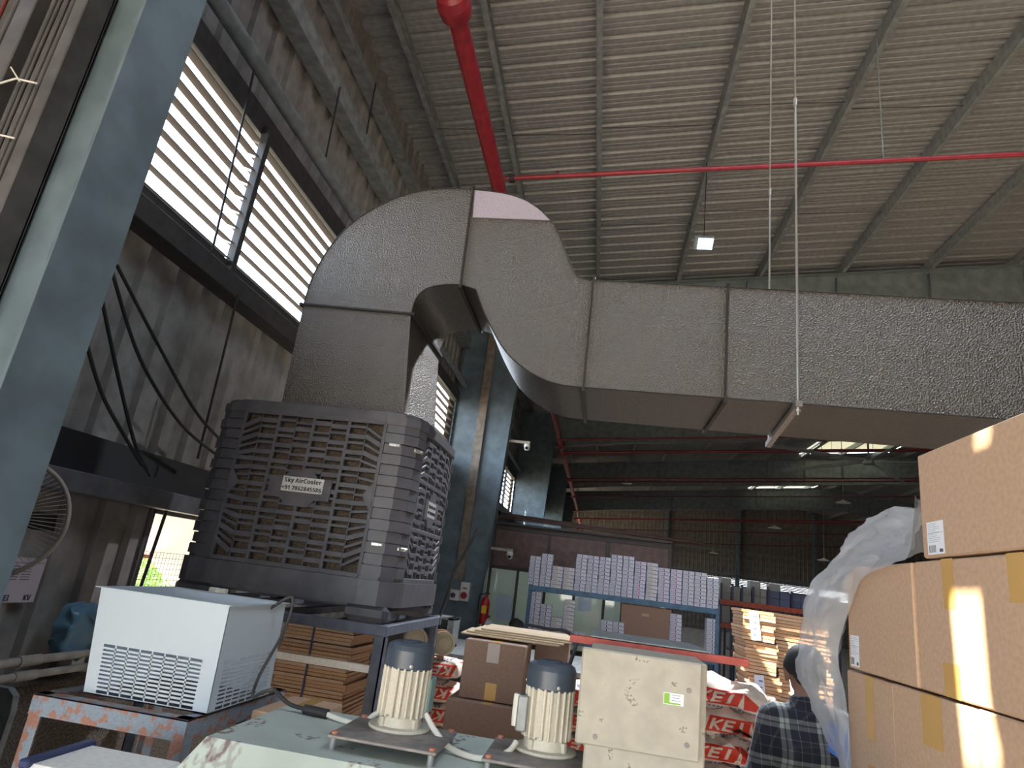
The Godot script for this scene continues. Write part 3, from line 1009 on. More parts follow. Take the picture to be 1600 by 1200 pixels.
	obj("drain_fitting", st, m.white, c)
	# its stand
	var s := thing("steel_stand", "dark blue-grey angle steel stand with a white cross bar, under the air cooler", "stand", Vector3(-1.79, -0.25, -4.2))
	var top := 1.52
	for sx in [-1.0, 1.0]:
		for sz in [-1.0, 1.0]:
			st = begin()
			var p := Vector3(0.65 * sx, 0, 0.62 * sz)
			bmm(st, Vector3(p.x - 0.03 * sx, 0, p.z), Vector3(p.x + 0.03 * sx, top - 0.05, p.z - 0.008 * sz))
			bmm(st, Vector3(p.x + 0.03 * sx, 0, p.z), Vector3(p.x + 0.022 * sx, top - 0.05, p.z - 0.06 * sz))
			obj("leg", st, m.standblue, s)
	for sz in [-1.0, 1.0]:
		st = begin()
		bmm(st, Vector3(-0.69, top - 0.055, 0.625 * sz - 0.02), Vector3(0.69, top, 0.625 * sz + 0.02), 0.003)
		obj("top_rail", st, m.standblue, s)
		st = begin()
		bmm(st, Vector3(0.665 * sz - 0.02, top - 0.055, -0.6), Vector3(0.665 * sz + 0.02, top, 0.6), 0.003)
		obj("top_rail", st, m.standblue, s)
	for sx in [-0.4, 0.0, 0.4]:
		st = begin()
		bmm(st, Vector3(sx - 0.03, top - 0.04, -0.6), Vector3(sx + 0.03, top, 0.6))
		obj("bearer", st, m.standblue, s)
	st = begin()
	bmm(st, Vector3(-0.62, 1.27, 0.57), Vector3(0.62, 1.31, 0.60), 0.003)
	obj("cross_bar", st, m.white, s).set_meta("label", "white painted cross bar")

# ---------------------------------------------------------------- things in the foreground
func build_foreground() -> void:
	# machine housing under the motors
	var mc := thing("machine_housing", "pale green-grey machine housing with sloping sides under the two motors", "machine", Vector3(-0.2, -0.25, -1.9))
	var st := begin()
	var yt := 1.38
	var tp := [Vector3(-0.74, yt, -0.24), Vector3(0.95, yt, -0.24), Vector3(0.95, yt, 0.225), Vector3(-0.735, yt, 0.225)]
	var md := [Vector3(-0.87, yt - 0.22, -0.24), Vector3(1.05, yt - 0.22, -0.24), Vector3(1.05, yt - 0.22, 0.40), Vector3(-0.84, yt - 0.22, 0.40)]
	quado(st, tp[0], tp[1], tp[2], tp[3], Vector3.UP)
	for i in 4:
		var j := (i + 1) % 4
		var out := Vector3(tp[i].x + tp[j].x, 0.0, tp[i].z + tp[j].z)
		quado(st, tp[i], tp[j], md[j], md[i], out)
		var a: Vector3 = md[i]
		var b: Vector3 = md[j]
		quado(st, a, b, Vector3(b.x, 0, b.z), Vector3(a.x, 0, a.z), out)
	obj("body", st, m.machine, mc)
	# two flange motors
	motor(Vector3(-0.515, 1.13, -1.93), Vector3(0.01, 0, 0.062), "flange motor with dark cowl standing left, nearer the white vented bin", false)
	motor(Vector3(-0.105, 1.13, -1.95), Vector3(0.0, 0, 0.055), "flange motor with dark cowl standing right, beside the cream panel box", true)
	# cables
	var k := thing("cable", "pale grey cable with black coupling running to the left motor", "cable", Vector3(-0.85, 1.13, -2.05))
	st = begin()
	tube(st, curve([Vector3(0.08, 0.012, 0.01), Vector3(0.14, 0.008, 0.03), Vector3(0.2, 0.012, 0.05), Vector3(0.25, 0.05, 0.08), Vector3(0.29, 0.075, 0.11)]), 0.008, 8)
	obj("sheath", st, m.cable, k)
	st = begin()
	tube(st, curve([Vector3(-0.12, 0.05, -0.02), Vector3(-0.06, 0.02, -0.01), Vector3(0.0, 0.014, 0.0)]), 0.006, 8)
	tube(st, [Vector3(0.0, 0.014, 0.0), Vector3(0.08, 0.013, 0.01)], 0.014, 8)
	obj("coupling", st, m.black, k)
	k = tag(obj("cable", tube_mesh([Vector3(-0.445, 1.21, -1.93), Vector3(-0.41, 1.175, -1.92), Vector3(-0.36, 1.145, -1.90), Vector3(-0.29, 1.139, -1.87), Vector3(-0.235, 1.145, -1.87), Vector3(-0.195, 1.165, -1.88), Vector3(-0.18, 1.185, -1.90)], 0.008), m.cable), "pale grey cable looping across the housing between the two motors", "cable")
	# vented white bin
	vented_bin()
	rusty_stand()
	panel_box()

func curve(pts: Array, n := 6) -> Array:
	var c := Curve3D.new()
	for i in pts.size():
		var t: Vector3 = (pts[mini(i + 1, pts.size() - 1)] - pts[maxi(i - 1, 0)]) / 6.0
		c.add_point(pts[i], -t, t)
	var o := []
	for i in pts.size() - 1:
		for k in n: o.append(c.sample(i, float(k) / n))
	o.append(pts[pts.size() - 1])
	return o

func tube_mesh(pts: Array, r: float, n := 8) -> SurfaceTool:
	var st := begin()
	tube(st, curve(pts), r, n)
	return st

func motor(at: Vector3, plate_off: Vector3, label: String, gland: bool) -> void:
	var g := thing("electric_motor", label, "motor", at, 0.0, "electric motors on the machine housing")
	var st := begin()
	var po := plate_off
	bx(st, po + Vector3(0, 0.031, 0), Vector3(0.29, 0.008, 0.25), 0.002)
	var plate := obj("mounting_plate", st, m.steelplate, g)
	for sx in [-1.0, 1.0]:
		for sz in [-1.0, 1.0]:
			var p := po + Vector3(0.13 * sx, 0, 0.11 * sz)
			st = begin()
			lathe(st, [Vector2(0.009, 0.0), Vector2(0.009, 0.027)], 12, Transform3D(Basis(), p))
			obj("standoff", st, m.metalgrey, plate)
			st = begin()
			lathe(st, [Vector2(0.009, 0.035), Vector2(0.009, 0.041), Vector2(0.0, 0.042)], 6, Transform3D(Basis(), p))
			obj("bolt", st, m.rustbolt, plate)
	var y0 := 0.035
	st = begin()
	lathe(st, [Vector2(0, y0), Vector2(0.084, y0), Vector2(0.086, y0 + 0.003), Vector2(0.084, y0 + 0.008), Vector2(0.062, y0 + 0.010), Vector2(0.058, y0 + 0.034), Vector2(0.0, y0 + 0.034)], 40)
	obj("flange", st, m.motorcream, g)
	for k in 4:
		st = begin()
		var a := 0.6 + TAU * k / 4
		bx(st, Vector3(cos(a) * 0.061, y0 + 0.02, sin(a) * 0.061), Vector3(0.016, 0.026, 0.014), 0.002, Basis(Vector3.UP, -a))
		obj("lug", st, m.motorcream, g)
	st = begin()
	lathe(st, [Vector2(0, y0 + 0.03), Vector2(0.056, y0 + 0.03), Vector2(0.057, y0 + 0.165), Vector2(0, y0 + 0.165)], 32)
	obj("stator_body", st, m.motorcream, g)
	for k in 22:
		var a := TAU * k / 22
		st = begin()
		bx(st, Vector3(cos(a) * 0.060, y0 + 0.098, sin(a) * 0.060), Vector3(0.018, 0.128, 0.007), 0.002, Basis(Vector3.UP, -a))
		obj("fin", st, m.motorcream, g)
	st = begin()
	var a2 := -1.25
	bx(st, Vector3(cos(a2) * -0.055, y0 + 0.1, 0.052), Vector3(0.03, 0.12, 0.02), 0.003, Basis(Vector3.UP, 0.35))
	obj("pad_rib", st, m.motorcream, g)
	st = begin()
	lathe(st, [Vector2(0.064, y0 + 0.155), Vector2(0.069, y0 + 0.16), Vector2(0.069, y0 + 0.205), Vector2(0.064, y0 + 0.218), Vector2(0.05, y0 + 0.225), Vector2(0.0, y0 + 0.227)], 36)
	lathe(st, [Vector2(0.0, y0 + 0.229), Vector2(0.028, y0 + 0.229), Vector2(0.03, y0 + 0.225)], 24)
	obj("fan_cowl", st, m.cowl, g)
	for k in 3:
		var a := 1.2 + TAU * k / 3
		st = begin()
		lathe(st, [Vector2(0.005, 0), Vector2(0.005, 0.003), Vector2(0, 0.004)], 8, Transform3D(Basis(Vector3(-sin(a), 0, cos(a)), -PI / 2).orthonormalized(), Vector3(cos(a) * 0.069, y0 + 0.168, sin(a) * 0.069)))
		obj("screw", st, m.clip, g)
	st = begin()
	bx(st, Vector3(0.06 if not gland else -0.068, y0 + 0.09, -0.03 if not gland else 0.02), Vector3(0.03, 0.09, 0.06), 0.004)
	obj("terminal_box", st, m.spoolgreen if not gland else m.metalgrey, g)
	if gland:
		st = begin()
		lathe(st, [Vector2(0, 0), Vector2(0.011, 0), Vector2(0.012, 0.025), Vector2(0.012, 0.075), Vector2(0.010, 0.08), Vector2(0, 0.08)], 14, Transform3D(Basis(), Vector3(-0.085, y0 + 0.055, 0.03)))
		obj("cable_gland", st, m.cable, g)

# a panel in the plane (o, ux, uy) with rows and columns of slots cut through it; widths at foot and head may differ
func slotted(st: SurfaceTool, bl: Vector3, br: Vector3, tl: Vector3, tr: Vector3, u0: float, u1: float, v0: float, v1: float, cols: int, rows: int, fill: float, t: Vector3) -> void:
	var P := func(u: float, v: float) -> Vector3: return (bl.lerp(br, u)).lerp(tl.lerp(tr, u), v)
	var slab := func(a: float, b: float, c: float, d: float) -> void:
		var q := [P.call(a, c), P.call(b, c), P.call(b, d), P.call(a, d)]
		quado(st, q[0], q[1], q[2], q[3], t)
		quado(st, q[0] - t, q[1] - t, q[2] - t, q[3] - t, -t)
		for i in 4:
			var j := (i + 1) % 4
			quado(st, q[i], q[j], q[j] - t, q[i] - t, (q[i] + q[j]) * 0.5 - (q[0] + q[2]) * 0.5)
	slab.call(0.0, 1.0, 0.0, v0)
	slab.call(0.0, 1.0, v1, 1.0)
	slab.call(0.0, u0, v0, v1)
	slab.call(u1, 1.0, v0, v1)
	var rh := (v1 - v0) / rows
	var cw := (u1 - u0) / cols
	for r in range(1, rows): slab.call(u0, u1, v0 + rh * (r - 0.26), v0 + rh * (r + 0.26))
	for c in range(1, cols): slab.call(u0 + cw * (c - 0.06), u0 + cw * (c + 0.06), v0, v1)

func vented_bin() -> void:
	var b := thing("vented_bin", "open white sheet-metal bin with rows of slots, on the rusty stand", "bin", Vector3(-1.5, 1.045, -2.41))
	var f0 := Vector3(-0.215, 0, 0.21)
	var f1 := Vector3(0.255, 0, 0.21)
	var g0 := Vector3(-0.265, 0.345, 0.21)
	var g1 := Vector3(0.245, 0.345, 0.21)
	var bk := Vector3(0, 0, -0.42)
	var st := begin()
	slotted(st, f0, f1, g0, g1, 0.10, 0.88, 0.02, 0.47, 8, 12, 0.5, Vector3(0, 0, 0.002))
	obj("front_panel", st, m.binwhite, b)
	st = begin()
	slotted(st, f1, f1 + bk, g1, g1 + bk, 0.10, 0.92, 0.02, 0.47, 7, 12, 0.5, Vector3(0.002, 0, 0))
	obj("side_panel", st, m.binwhite, b)
	st = begin()
	quado(st, f0, f0 + bk, g0 + bk, g0, Vector3(-1, 0, 0))
	quado(st, f0 + Vector3(0.002, 0, 0), f0 + bk + Vector3(0.002, 0, 0), g0 + bk + Vector3(0.002, 0, 0), g0 + Vector3(0.002, 0, 0), Vector3(1, 0, 0))
	obj("side_panel", st, m.binwhite, b)
	st = begin()
	quado(st, f0 + bk, f1 + bk, g1 + bk, g0 + bk, Vector3(0, 0, -1))
	quado(st, f0 + bk + Vector3(0, 0, 0.002), f1 + bk + Vector3(0, 0, 0.002), g1 + bk + Vector3(0, 0, 0.002), g0 + bk + Vector3(0, 0, 0.002), Vector3(0, 0, 1))
	obj("back_panel", st, m.binwhite, b)
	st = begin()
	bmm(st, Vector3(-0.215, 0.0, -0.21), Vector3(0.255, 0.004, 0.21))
	obj("floor_panel", st, m.darksteel, b)  # bin floor coloured dark to deepen the shade behind the slots
	st = begin()
	bar(st, g0 + Vector3(-0.012, 0, 0.006), g1 + Vector3(0.012, 0, 0.006), 0.016, 0.003)
	bar(st, g0 + bk + Vector3(-0.012, 0, -0.006), g1 + bk + Vector3(0.012, 0, -0.006), 0.016, 0.003)
	bar(st, g0 + Vector3(-0.006, 0, 0.01), g0 + bk + Vector3(-0.006, 0, -0.01), 0.016, 0.003)
	bar(st, g1 + Vector3(0.006, 0, 0.01), g1 + bk + Vector3(0.006, 0, -0.01), 0.016, 0.003)
	obj("rim", st, m.binwhite, b)
	tag(obj("cable", tube_mesh([Vector3(-1.26, 1.37, -2.5), Vector3(-1.2, 1.42, -2.55), Vector3(-1.19, 1.30, -2.52), Vector3(-1.2, 1.15, -2.42), Vector3(-1.15, 1.1, -2.3), Vector3(-1.02, 1.16, -2.1), Vector3(-0.97, 1.18, -2.07)], 0.006), m.darksteel), "dark grey cable hanging over the rear corner of the white vented bin", "cable")

func rusty_stand() -> void:
	var s := thing("rusty_stand", "rusty blue-grey angle iron stand holding the white vented bin", "stand", Vector3(-1.54, -0.25, -2.45))
	var yt := 1.292
	var spread := 0.05
	for sx in [-1.0, 1.0]:
		for sz in [-1.0, 1.0]:
			var st := begin()
			var a := Vector3(0.262 * sx, yt - 0.02, 0.329 * sz)
			var b := Vector3((0.262 + spread * 0.3) * sx, 0, 0.329 * sz)
			bar(st, b, a, 0.045, 0.006, Vector3(0, 0, 1))
			bar(st, b + Vector3(0.02 * sx, 0, -0.02 * sz), a + Vector3(0.02 * sx, 0, -0.02 * sz), 0.006, 0.045, Vector3(0, 0, 1))
			obj("leg", st, m.rusty, s)
	for sz in [-1.0, 1.0]:
		var st := begin()
		bmm(st, Vector3(-0.285, yt - 0.065, 0.338 * sz), Vector3(0.285, yt, 0.332 * sz), 0.001)
		bmm(st, Vector3(-0.285, yt - 0.006, 0.338 * sz), Vector3(0.285, yt - 0.0, 0.29 * sz), 0.001)
		obj("top_rail", st, m.rusty, s)
		st = begin()
		bmm(st, Vector3(0.285 * sz, yt - 0.065, -0.335), Vector3(0.279 * sz, yt, 0.335), 0.001)
		bmm(st, Vector3(0.285 * sz, yt - 0.006, -0.335), Vector3(0.235 * sz, yt, 0.335), 0.001)
		obj("top_rail", st, m.rusty, s)

func panel_box() -> void:
	var p := thing("control_panel", "scuffed cream control panel box with a green sticker, beside the right motor", "panel", Vector3(0.125, 1.13, -1.87))
	var st := begin()
	bmm(st, Vector3(-0.125, 0.0, -0.10), Vector3(0.165, 0.325, 0.09), 0.004)
	obj("body", st, m.cream, p)
	st = begin()
	bmm(st, Vector3(-0.148, 0.107, 0.096), Vector3(0.148, 0.327, 0.12), 0.004)
	var door := obj("door", st, m.cream, p)
	for q in [[0.118, 0.262], [-0.10, 0.128], [0.118, 0.142]]:
		st = begin()
		lathe(st, [Vector2(0.006, 0), Vector2(0.006, 0.003), Vector2(0, 0.003)], 14, Transform3D(Basis(Vector3.RIGHT, PI / 2), Vector3(q[0], q[1], 0.12)))
		obj("lock", st, m.steelplate, door)
	st = begin()
	bx(st, Vector3(0.082, 0.238, 0.1205), Vector3(0.048, 0.026, 0.001))
	var sk := obj("sticker", st, m.sticker, p)
	sk.set_meta("label", "white and green inspection sticker")
	st = begin()
	bx(st, Vector3(0.066, 0.240, 0.1212), Vector3(0.014, 0.02, 0.001))
	bx(st, Vector3(0.079, 0.228, 0.1212), Vector3(0.040, 0.004, 0.001))
	obj("sticker_print", st, m.green, sk)
	st = begin()
	for k in 3: bx(st, Vector3(0.088, 0.247 - 0.006 * k, 0.1212), Vector3(0.022 - 0.004 * (k % 2), 0.0012, 0.001))
	obj("sticker_print", st, m.navy, sk)
	st = begin()
	bmm(st, Vector3(-0.13, 0.338, -0.40), Vector3(0.20, 0.342, -0.115), 0.001)
	bmm(st, Vector3(-0.13, 0.30, -0.405), Vector3(0.20, 0.342, -0.40), 0.001)
	obj("cover_sheet", st, m.metalgrey, p)
	var r := thing("steel_bar", "long red painted steel bar lying across the top of the cream panel", "bar", Vector3(0.19, 1.464, -2.0))
	st = begin()
	bar(st, Vector3(-0.255, 0.0, 0.0), Vector3(0.245, 0.0, 0.0), 0.03, 0.004, Vector3.UP, 0.001)
	bar(st, Vector3(-0.255, -0.008, 0.014), Vector3(0.245, -0.008, 0.014), 0.004, 0.020, Vector3.UP, 0.001)
	obj("angle", st, m.redbar, r)

# ---------------------------------------------------------------- cartons, bundles, bags
func carton(label: String, a: Vector3, b: Vector3, mt: Material, group := "", decals := [], axis := 0, called := "carton") -> Node3D:
	var c := (a + b) * 0.5
	var s := (b - a).abs()
	var o := thing(called, label, "box", Vector3(c.x, minf(a.y, b.y), c.z), 0.0, group)
	var st := begin()
	var off := Vector3(0, s.y * 0.5, 0)
	bx(st, off, s, 0.004)
	obj("body", st, mt, o)
	# the meeting line of the top flaps
	st = begin()
	bx(st, Vector3(0, s.y + 0.0003, 0), Vector3(0.05, 0.0008, s.z * 0.98) if s.z > s.x else Vector3(s.x * 0.98, 0.0008, 0.05))
	obj("top_tape", st, m.tape, o)
	# decals: [kind, along0, along1, y0, y1] on the face towards -x (axis 0) or +z (axis 2), world coordinates
	for d in decals:
		st = begin()
		var y0: float = d[3] - minf(a.y, b.y)
		var y1: float = d[4] - minf(a.y, b.y)
		if axis == 0:
			var x := -s.x * 0.5 - 0.0006
			var z0: float = d[1] - c.z
			var z1: float = d[2] - c.z
			if d[0] == "seam":
				bmm(st, Vector3(x - 0.001, y0, z0), Vector3(x + 0.001, y1, z1))
				obj("flap_edge", st, m.cardedge, o)
				continue
			for q in [[z0, y1, 0, 0], [z1, y0, 1, 1], [z0, y0, 0, 1], [z0, y1, 0, 0], [z1, y1, 1, 0], [z1, y0, 1, 1]]:
				st.set_normal(Vector3.LEFT)
				st.set_uv(Vector2(q[2], q[3]))
				st.add_vertex(Vector3(x, q[1], q[0]))
		else:
			var z := s.z * 0.5 + 0.0006
			var x0: float = d[1] - c.x
			var x1: float = d[2] - c.x
			for q in [[x0, y1, 0, 0], [x1, y0, 1, 1], [x0, y0, 0, 1], [x0, y1, 0, 0], [x1, y1, 1, 0], [x1, y0, 1, 1]]:
				st.set_normal(Vector3.BACK)
				st.set_uv(Vector2(q[2], q[3]))
				st.add_vertex(Vector3(q[0], q[1], z))
		match d[0]:
			"tape": obj("tape_strip", st, m.tape, o)
			"paper": obj("tape_strip", st, m.papertape, o)
			"hole": obj("hand_hole", st, m.cardinside, o)
			_: obj("shipping_label", st, m.label0 if d[0] == "label0" else m.label1, o)
	return o

func bundle(label: String, at: Vector3, w: float, h: float, d: float, n: int, tilt: float, turn: float, group: String, strap: String) -> void:
	var o := thing("cardboard_bundle", label, "cardboard bundle", at, turn, group)
	o.rotation.z = tilt
	var th := h / n
	for i in n:
		var key := "sheet_%.3f_%.3f_%.3f" % [w, th, d]
		if not shared.has(key):
			var st := begin()
			bx(st, Vector3(0, th * 0.5, 0), Vector3(w, th * 0.86, d), 0.0)
			shared[key] = st.commit()
		var s := obj("cardboard_sheet", shared[key], m.cardedge if i % 3 else m.card, o)
		s.position = Vector3(rng.randf_range(-0.012, 0.012), th * i, rng.randf_range(-0.008, 0.008))
		s.rotation.y = rng.randf_range(-0.012, 0.012)
	var st2 := begin()
	if strap == "label":
		bx(st2, Vector3(-w * 0.12, h * 0.5, d * 0.5 + 0.012), Vector3(w * 0.30, h * 0.95, 0.002), 0.0, Basis(Vector3.BACK, 0.16))
		obj("wrap_label", st2, m.paperblue, o)
		st2 = begin()
		for k in 4: bx(st2, Vector3(-w * 0.12, h * (0.2 + 0.2 * k), d * 0.5 + 0.0135), Vector3(w * 0.12, h * 0.05, 0.001))
		obj("label_print", st2, m.bluebox, o)
	elif strap == "strap":
		bx(st2, Vector3(-w * 0.05, h * 0.5, d * 0.5 + 0.012), Vector3(0.012, h * 1.02, 0.002))
		bx(st2, Vector3(-w * 0.05, h * 1.0, 0), Vector3(0.012, 0.003, d + 0.02))
		obj("strap", st2, m.navy, o)

var shared := {}

func pillow(w: float, h: float, d: float, sd: int, crumple: float, flip: bool) -> ArrayMesh:
	var n := FastNoiseLite.new()
	n.seed = sd
	n.frequency = 7.0
	n.fractal_octaves = 2
	var st := begin()
	var nu := 40
	var nv := 14
	var P := func(i: int, j: int) -> Vector3:
		var th := TAU * float(i) / nu
		var ph := PI * (float(j) / nv - 0.5)
		var sg := func(v: float, e: float) -> float: return signf(v) * pow(absf(v), e)
		var cx: float = sg.call(cos(th), 0.35) * sg.call(cos(ph), 0.55)
		var cz: float = sg.call(sin(th), 0.45) * sg.call(cos(ph), 0.6)
		var cy: float = sg.call(sin(ph), 0.6)
		var pin := 1.0 - 0.45 * pow(absf(cx), 4.0)
		var p := Vector3(cx * w * 0.5, cy * h * 0.5 * pin + h * 0.5, cz * d * 0.5)
		var k := crumple
		return p + Vector3(n.get_noise_3d(p.x, p.y, p.z), n.get_noise_3d(p.x + 9.0, p.y * 2.0, p.z), n.get_noise_3d(p.x, p.y, p.z + 5.0)) * k
	st.set_smooth_group(0)
	for j in nv:
		for i in nu:
			var q := [P.call(i, j), P.call(i + 1, j), P.call(i + 1, j + 1), P.call(i, j + 1)]
			for t in [[0, 1, 2], [0, 2, 3]]:
				for e in t:
					var p: Vector3 = q[e]
					var u := clampf(p.x / w + 0.5, 0.0, 1.0)
					var v := clampf(1.0 - p.y / h, 0.0, 1.0)
					st.set_uv(Vector2(1.0 - u, 1.0 - v) if flip else Vector2(u, v))
					st.add_vertex(p)
	st.generate_normals()
	return st.commit()

func bag_stack(at: Vector3, n: int, h: float, place: String, flip: bool, jit: float, w := 0.5, d := 0.36) -> void:
	for k in n:
		var b := thing("printed_bag", "white plastic bag with red print, %s from bottom, stack %s" % [nth(k), place], "bag", at + Vector3(rng.randf_range(-jit, jit), h * k, rng.randf_range(-jit, jit)), rng.randf_range(-1.0, 1.0) * jit * 5.0, "red-printed bags " + place)
		b.rotation.z = rng.randf_range(-1.0, 1.0) * jit * 1.2
		obj("sack", pillow(w, h * 0.95, d, 100 + k + int(at.x * 10.0), 0.028 + jit * 0.9, flip), m.bagprint, b)

func build_cartons() -> void:
	# the wall of large cartons on the right
	var g := "large brown cartons piled on the right"
	carton("large brown carton topping the pile, with a shipping label low on its corner", Vector3(0.85, 1.785, -1.868), Vector3(1.45, 2.062, -1.1), m.card, g, [["label0", -1.84, -1.755, 1.792, 1.875]])
	carton("large brown carton of the pile's middle row, shipping label at its far edge", Vector3(0.85, 1.457, -2.42), Vector3(1.45, 1.777, -1.942), m.card, g, [["label1", -2.41, -2.33, 1.465, 1.56], ["seam", -2.41, -2.402, 1.46, 1.77]])
	carton("large brown carton of the pile's middle row, crossed by sunlight and amber tape", Vector3(0.855, 1.457, -1.936), Vector3(1.45, 1.779, -1.2), m.card, g, [["tape", -1.79, -1.735, 1.66, 1.78], ["tape", -1.815, -1.74, 1.458, 1.535], ["tape", -1.52, -1.46, 1.68, 1.78]])
	carton("brown carton at the far end of the pile's lower row, one short tape strip", Vector3(0.853, 1.12, -2.452), Vector3(1.45, 1.447, -2.105), m.card, g, [["tape", -2.30, -2.235, 1.27, 1.447], ["tape", -2.30, -2.235, 1.12, 1.20]])
	carton("brown carton in the middle of the pile's lower row, wide amber tape strip", Vector3(0.85, 1.12, -2.10), Vector3(1.45, 1.45, -1.69), m.card, g, [["tape", -1.93, -1.83, 1.33, 1.45]])
	carton("brown carton nearest the camera in the pile's lower row, sunlit along its edge", Vector3(0.855, 1.12, -1.682), Vector3(1.45, 1.452, -1.05), m.card, g)
	carton("brown carton on the floor at the foot of the pile, far half", Vector3(0.85, -0.25, -2.45), Vector3(1.45, 1.115, -1.70), m.card, g)
	carton("brown carton on the floor at the foot of the pile, near half", Vector3(0.85, -0.25, -1.69), Vector3(1.45, 1.115, -1.05), m.card, g)
	# plastic film over the far end
	film()
	var wr := thing("wrapped_pack", "pack of blue and white printed goods under the plastic film", "pack", Vector3(1.06, -0.25, -2.64))
	obj("pack_body", pillow(0.34, 1.66, 0.26, 7, 0.02, false), m.paperblue, wr)
	var st := begin()
	for q in [[0.10, 1.36, 0.1, 0.22], [-0.06, 1.44, 0.12, 0.1], [0.02, 1.1, 0.2, 0.12]]:
		bx(st, Vector3(q[0] * 0.6 - 0.03, q[1], 0.132), Vector3(q[2], q[3], 0.004))
		bx(st, Vector3(-0.172, q[1], q[0]), Vector3(0.004, q[3], q[2]))
	obj("blue_print", st, m.blueshirt, wr)
	# cartons behind the motors
	var h := "brown cartons behind the motors"
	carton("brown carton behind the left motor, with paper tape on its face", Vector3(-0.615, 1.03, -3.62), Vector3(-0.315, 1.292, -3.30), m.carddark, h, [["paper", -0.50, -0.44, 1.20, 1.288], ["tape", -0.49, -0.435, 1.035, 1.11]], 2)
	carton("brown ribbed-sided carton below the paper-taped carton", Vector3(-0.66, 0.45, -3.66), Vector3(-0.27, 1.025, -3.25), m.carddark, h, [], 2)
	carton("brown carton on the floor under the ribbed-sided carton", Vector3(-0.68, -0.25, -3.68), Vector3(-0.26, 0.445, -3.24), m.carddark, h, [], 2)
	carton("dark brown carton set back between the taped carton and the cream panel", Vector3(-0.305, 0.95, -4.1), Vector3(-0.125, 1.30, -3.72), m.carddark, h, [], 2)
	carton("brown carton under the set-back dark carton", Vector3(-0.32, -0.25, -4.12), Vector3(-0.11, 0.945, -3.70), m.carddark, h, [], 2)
	for k in 4:
		var s := thing("cardboard_sheet", "loose flat cardboard sheet on the cartons behind the motors, %s from bottom" % nth(k), "cardboard", Vector3(-0.42 + 0.03 * k, 1.303 + 0.0085 * k, -3.60 - 0.03 * k), rng.randf_range(-0.05, 0.05), "flat sheets on the cartons")
		st = begin()
		bx(st, Vector3(0, 0.004, 0), Vector3(0.5, 0.007, 0.40), 0.001)
		bx(st, Vector3(0.02, 0.0078, 0.1), Vector3(0.44, 0.0008, 0.003))
		obj("sheet", st, m.cardinside, s)
	carton("small tan carton between the rusty stand and the machine housing", Vector3(-1.20, 0.88, -2.75), Vector3(-0.98, 1.03, -2.42), m.card)
	carton("tan carton on the floor under the small tan carton", Vector3(-1.21, -0.25, -2.76), Vector3(-0.97, 0.875, -2.41), m.card)
	# flattened cartons under the cooler stand
	var under := "cardboard bundles under the cooler stand"
	for q in [[-0.25, 0.24, "lowest"], [0.0, 0.24, "second from bottom"], [0.25, 0.20, "third from bottom"], [0.46, 0.30, "fourth from bottom"], [0.77, 0.325, "second from top"], [1.10, 0.105, "topmost, just below the stand's rail"]]:
		bundle("strapped bundle of flattened cartons under the cooler stand, " + q[2], Vector3(-1.62, q[0], -4.08), 0.45, q[1], 0.38, maxi(4, int(q[1] / 0.02)), 0.0, rng.randf_range(-0.02, 0.02), under, "strap")
	# sunlit flattened cartons on the right
	var right := "sunlit cardboard bundles on the right"
	for k in 8:
		bundle("sunlit bundle of flattened cartons in the left of two stacks, %s from bottom" % nth(k), Vector3(1.27 + 0.02 * float(7 - k), -0.25 + 0.2315 * k, -5.72), 0.24, 0.226, 0.42, 9, -0.03 - 0.012 * (7 - k), 0.0, right, "label" if k % 2 == 1 else "")
	for k in 9:
		bundle("sunlit bundle of flattened cartons in the right of two stacks, %s from bottom" % nth(k), Vector3(1.60 + 0.012 * float(8 - k), -0.25 + 0.2055 * k, -5.78), 0.40, 0.2, 0.42, 8, -0.03 - 0.01 * (8 - k), 0.0, right, "label" if k % 2 == 0 and k < 8 else "")
	# bags
	bag_stack(Vector3(-1.2, -0.25, -5.2), 8, 0.152, "beside the wire spools", true, 0.006)
	bag_stack(Vector3(-0.12, -0.25, -4.95), 8, 0.152, "between dark carton and cream panel", true, 0.012)
	bag_stack(Vector3(0.93, -0.25, -5.0), 8, 0.17, "left of sunlit cardboard", false, 0.055, 0.56, 0.4)

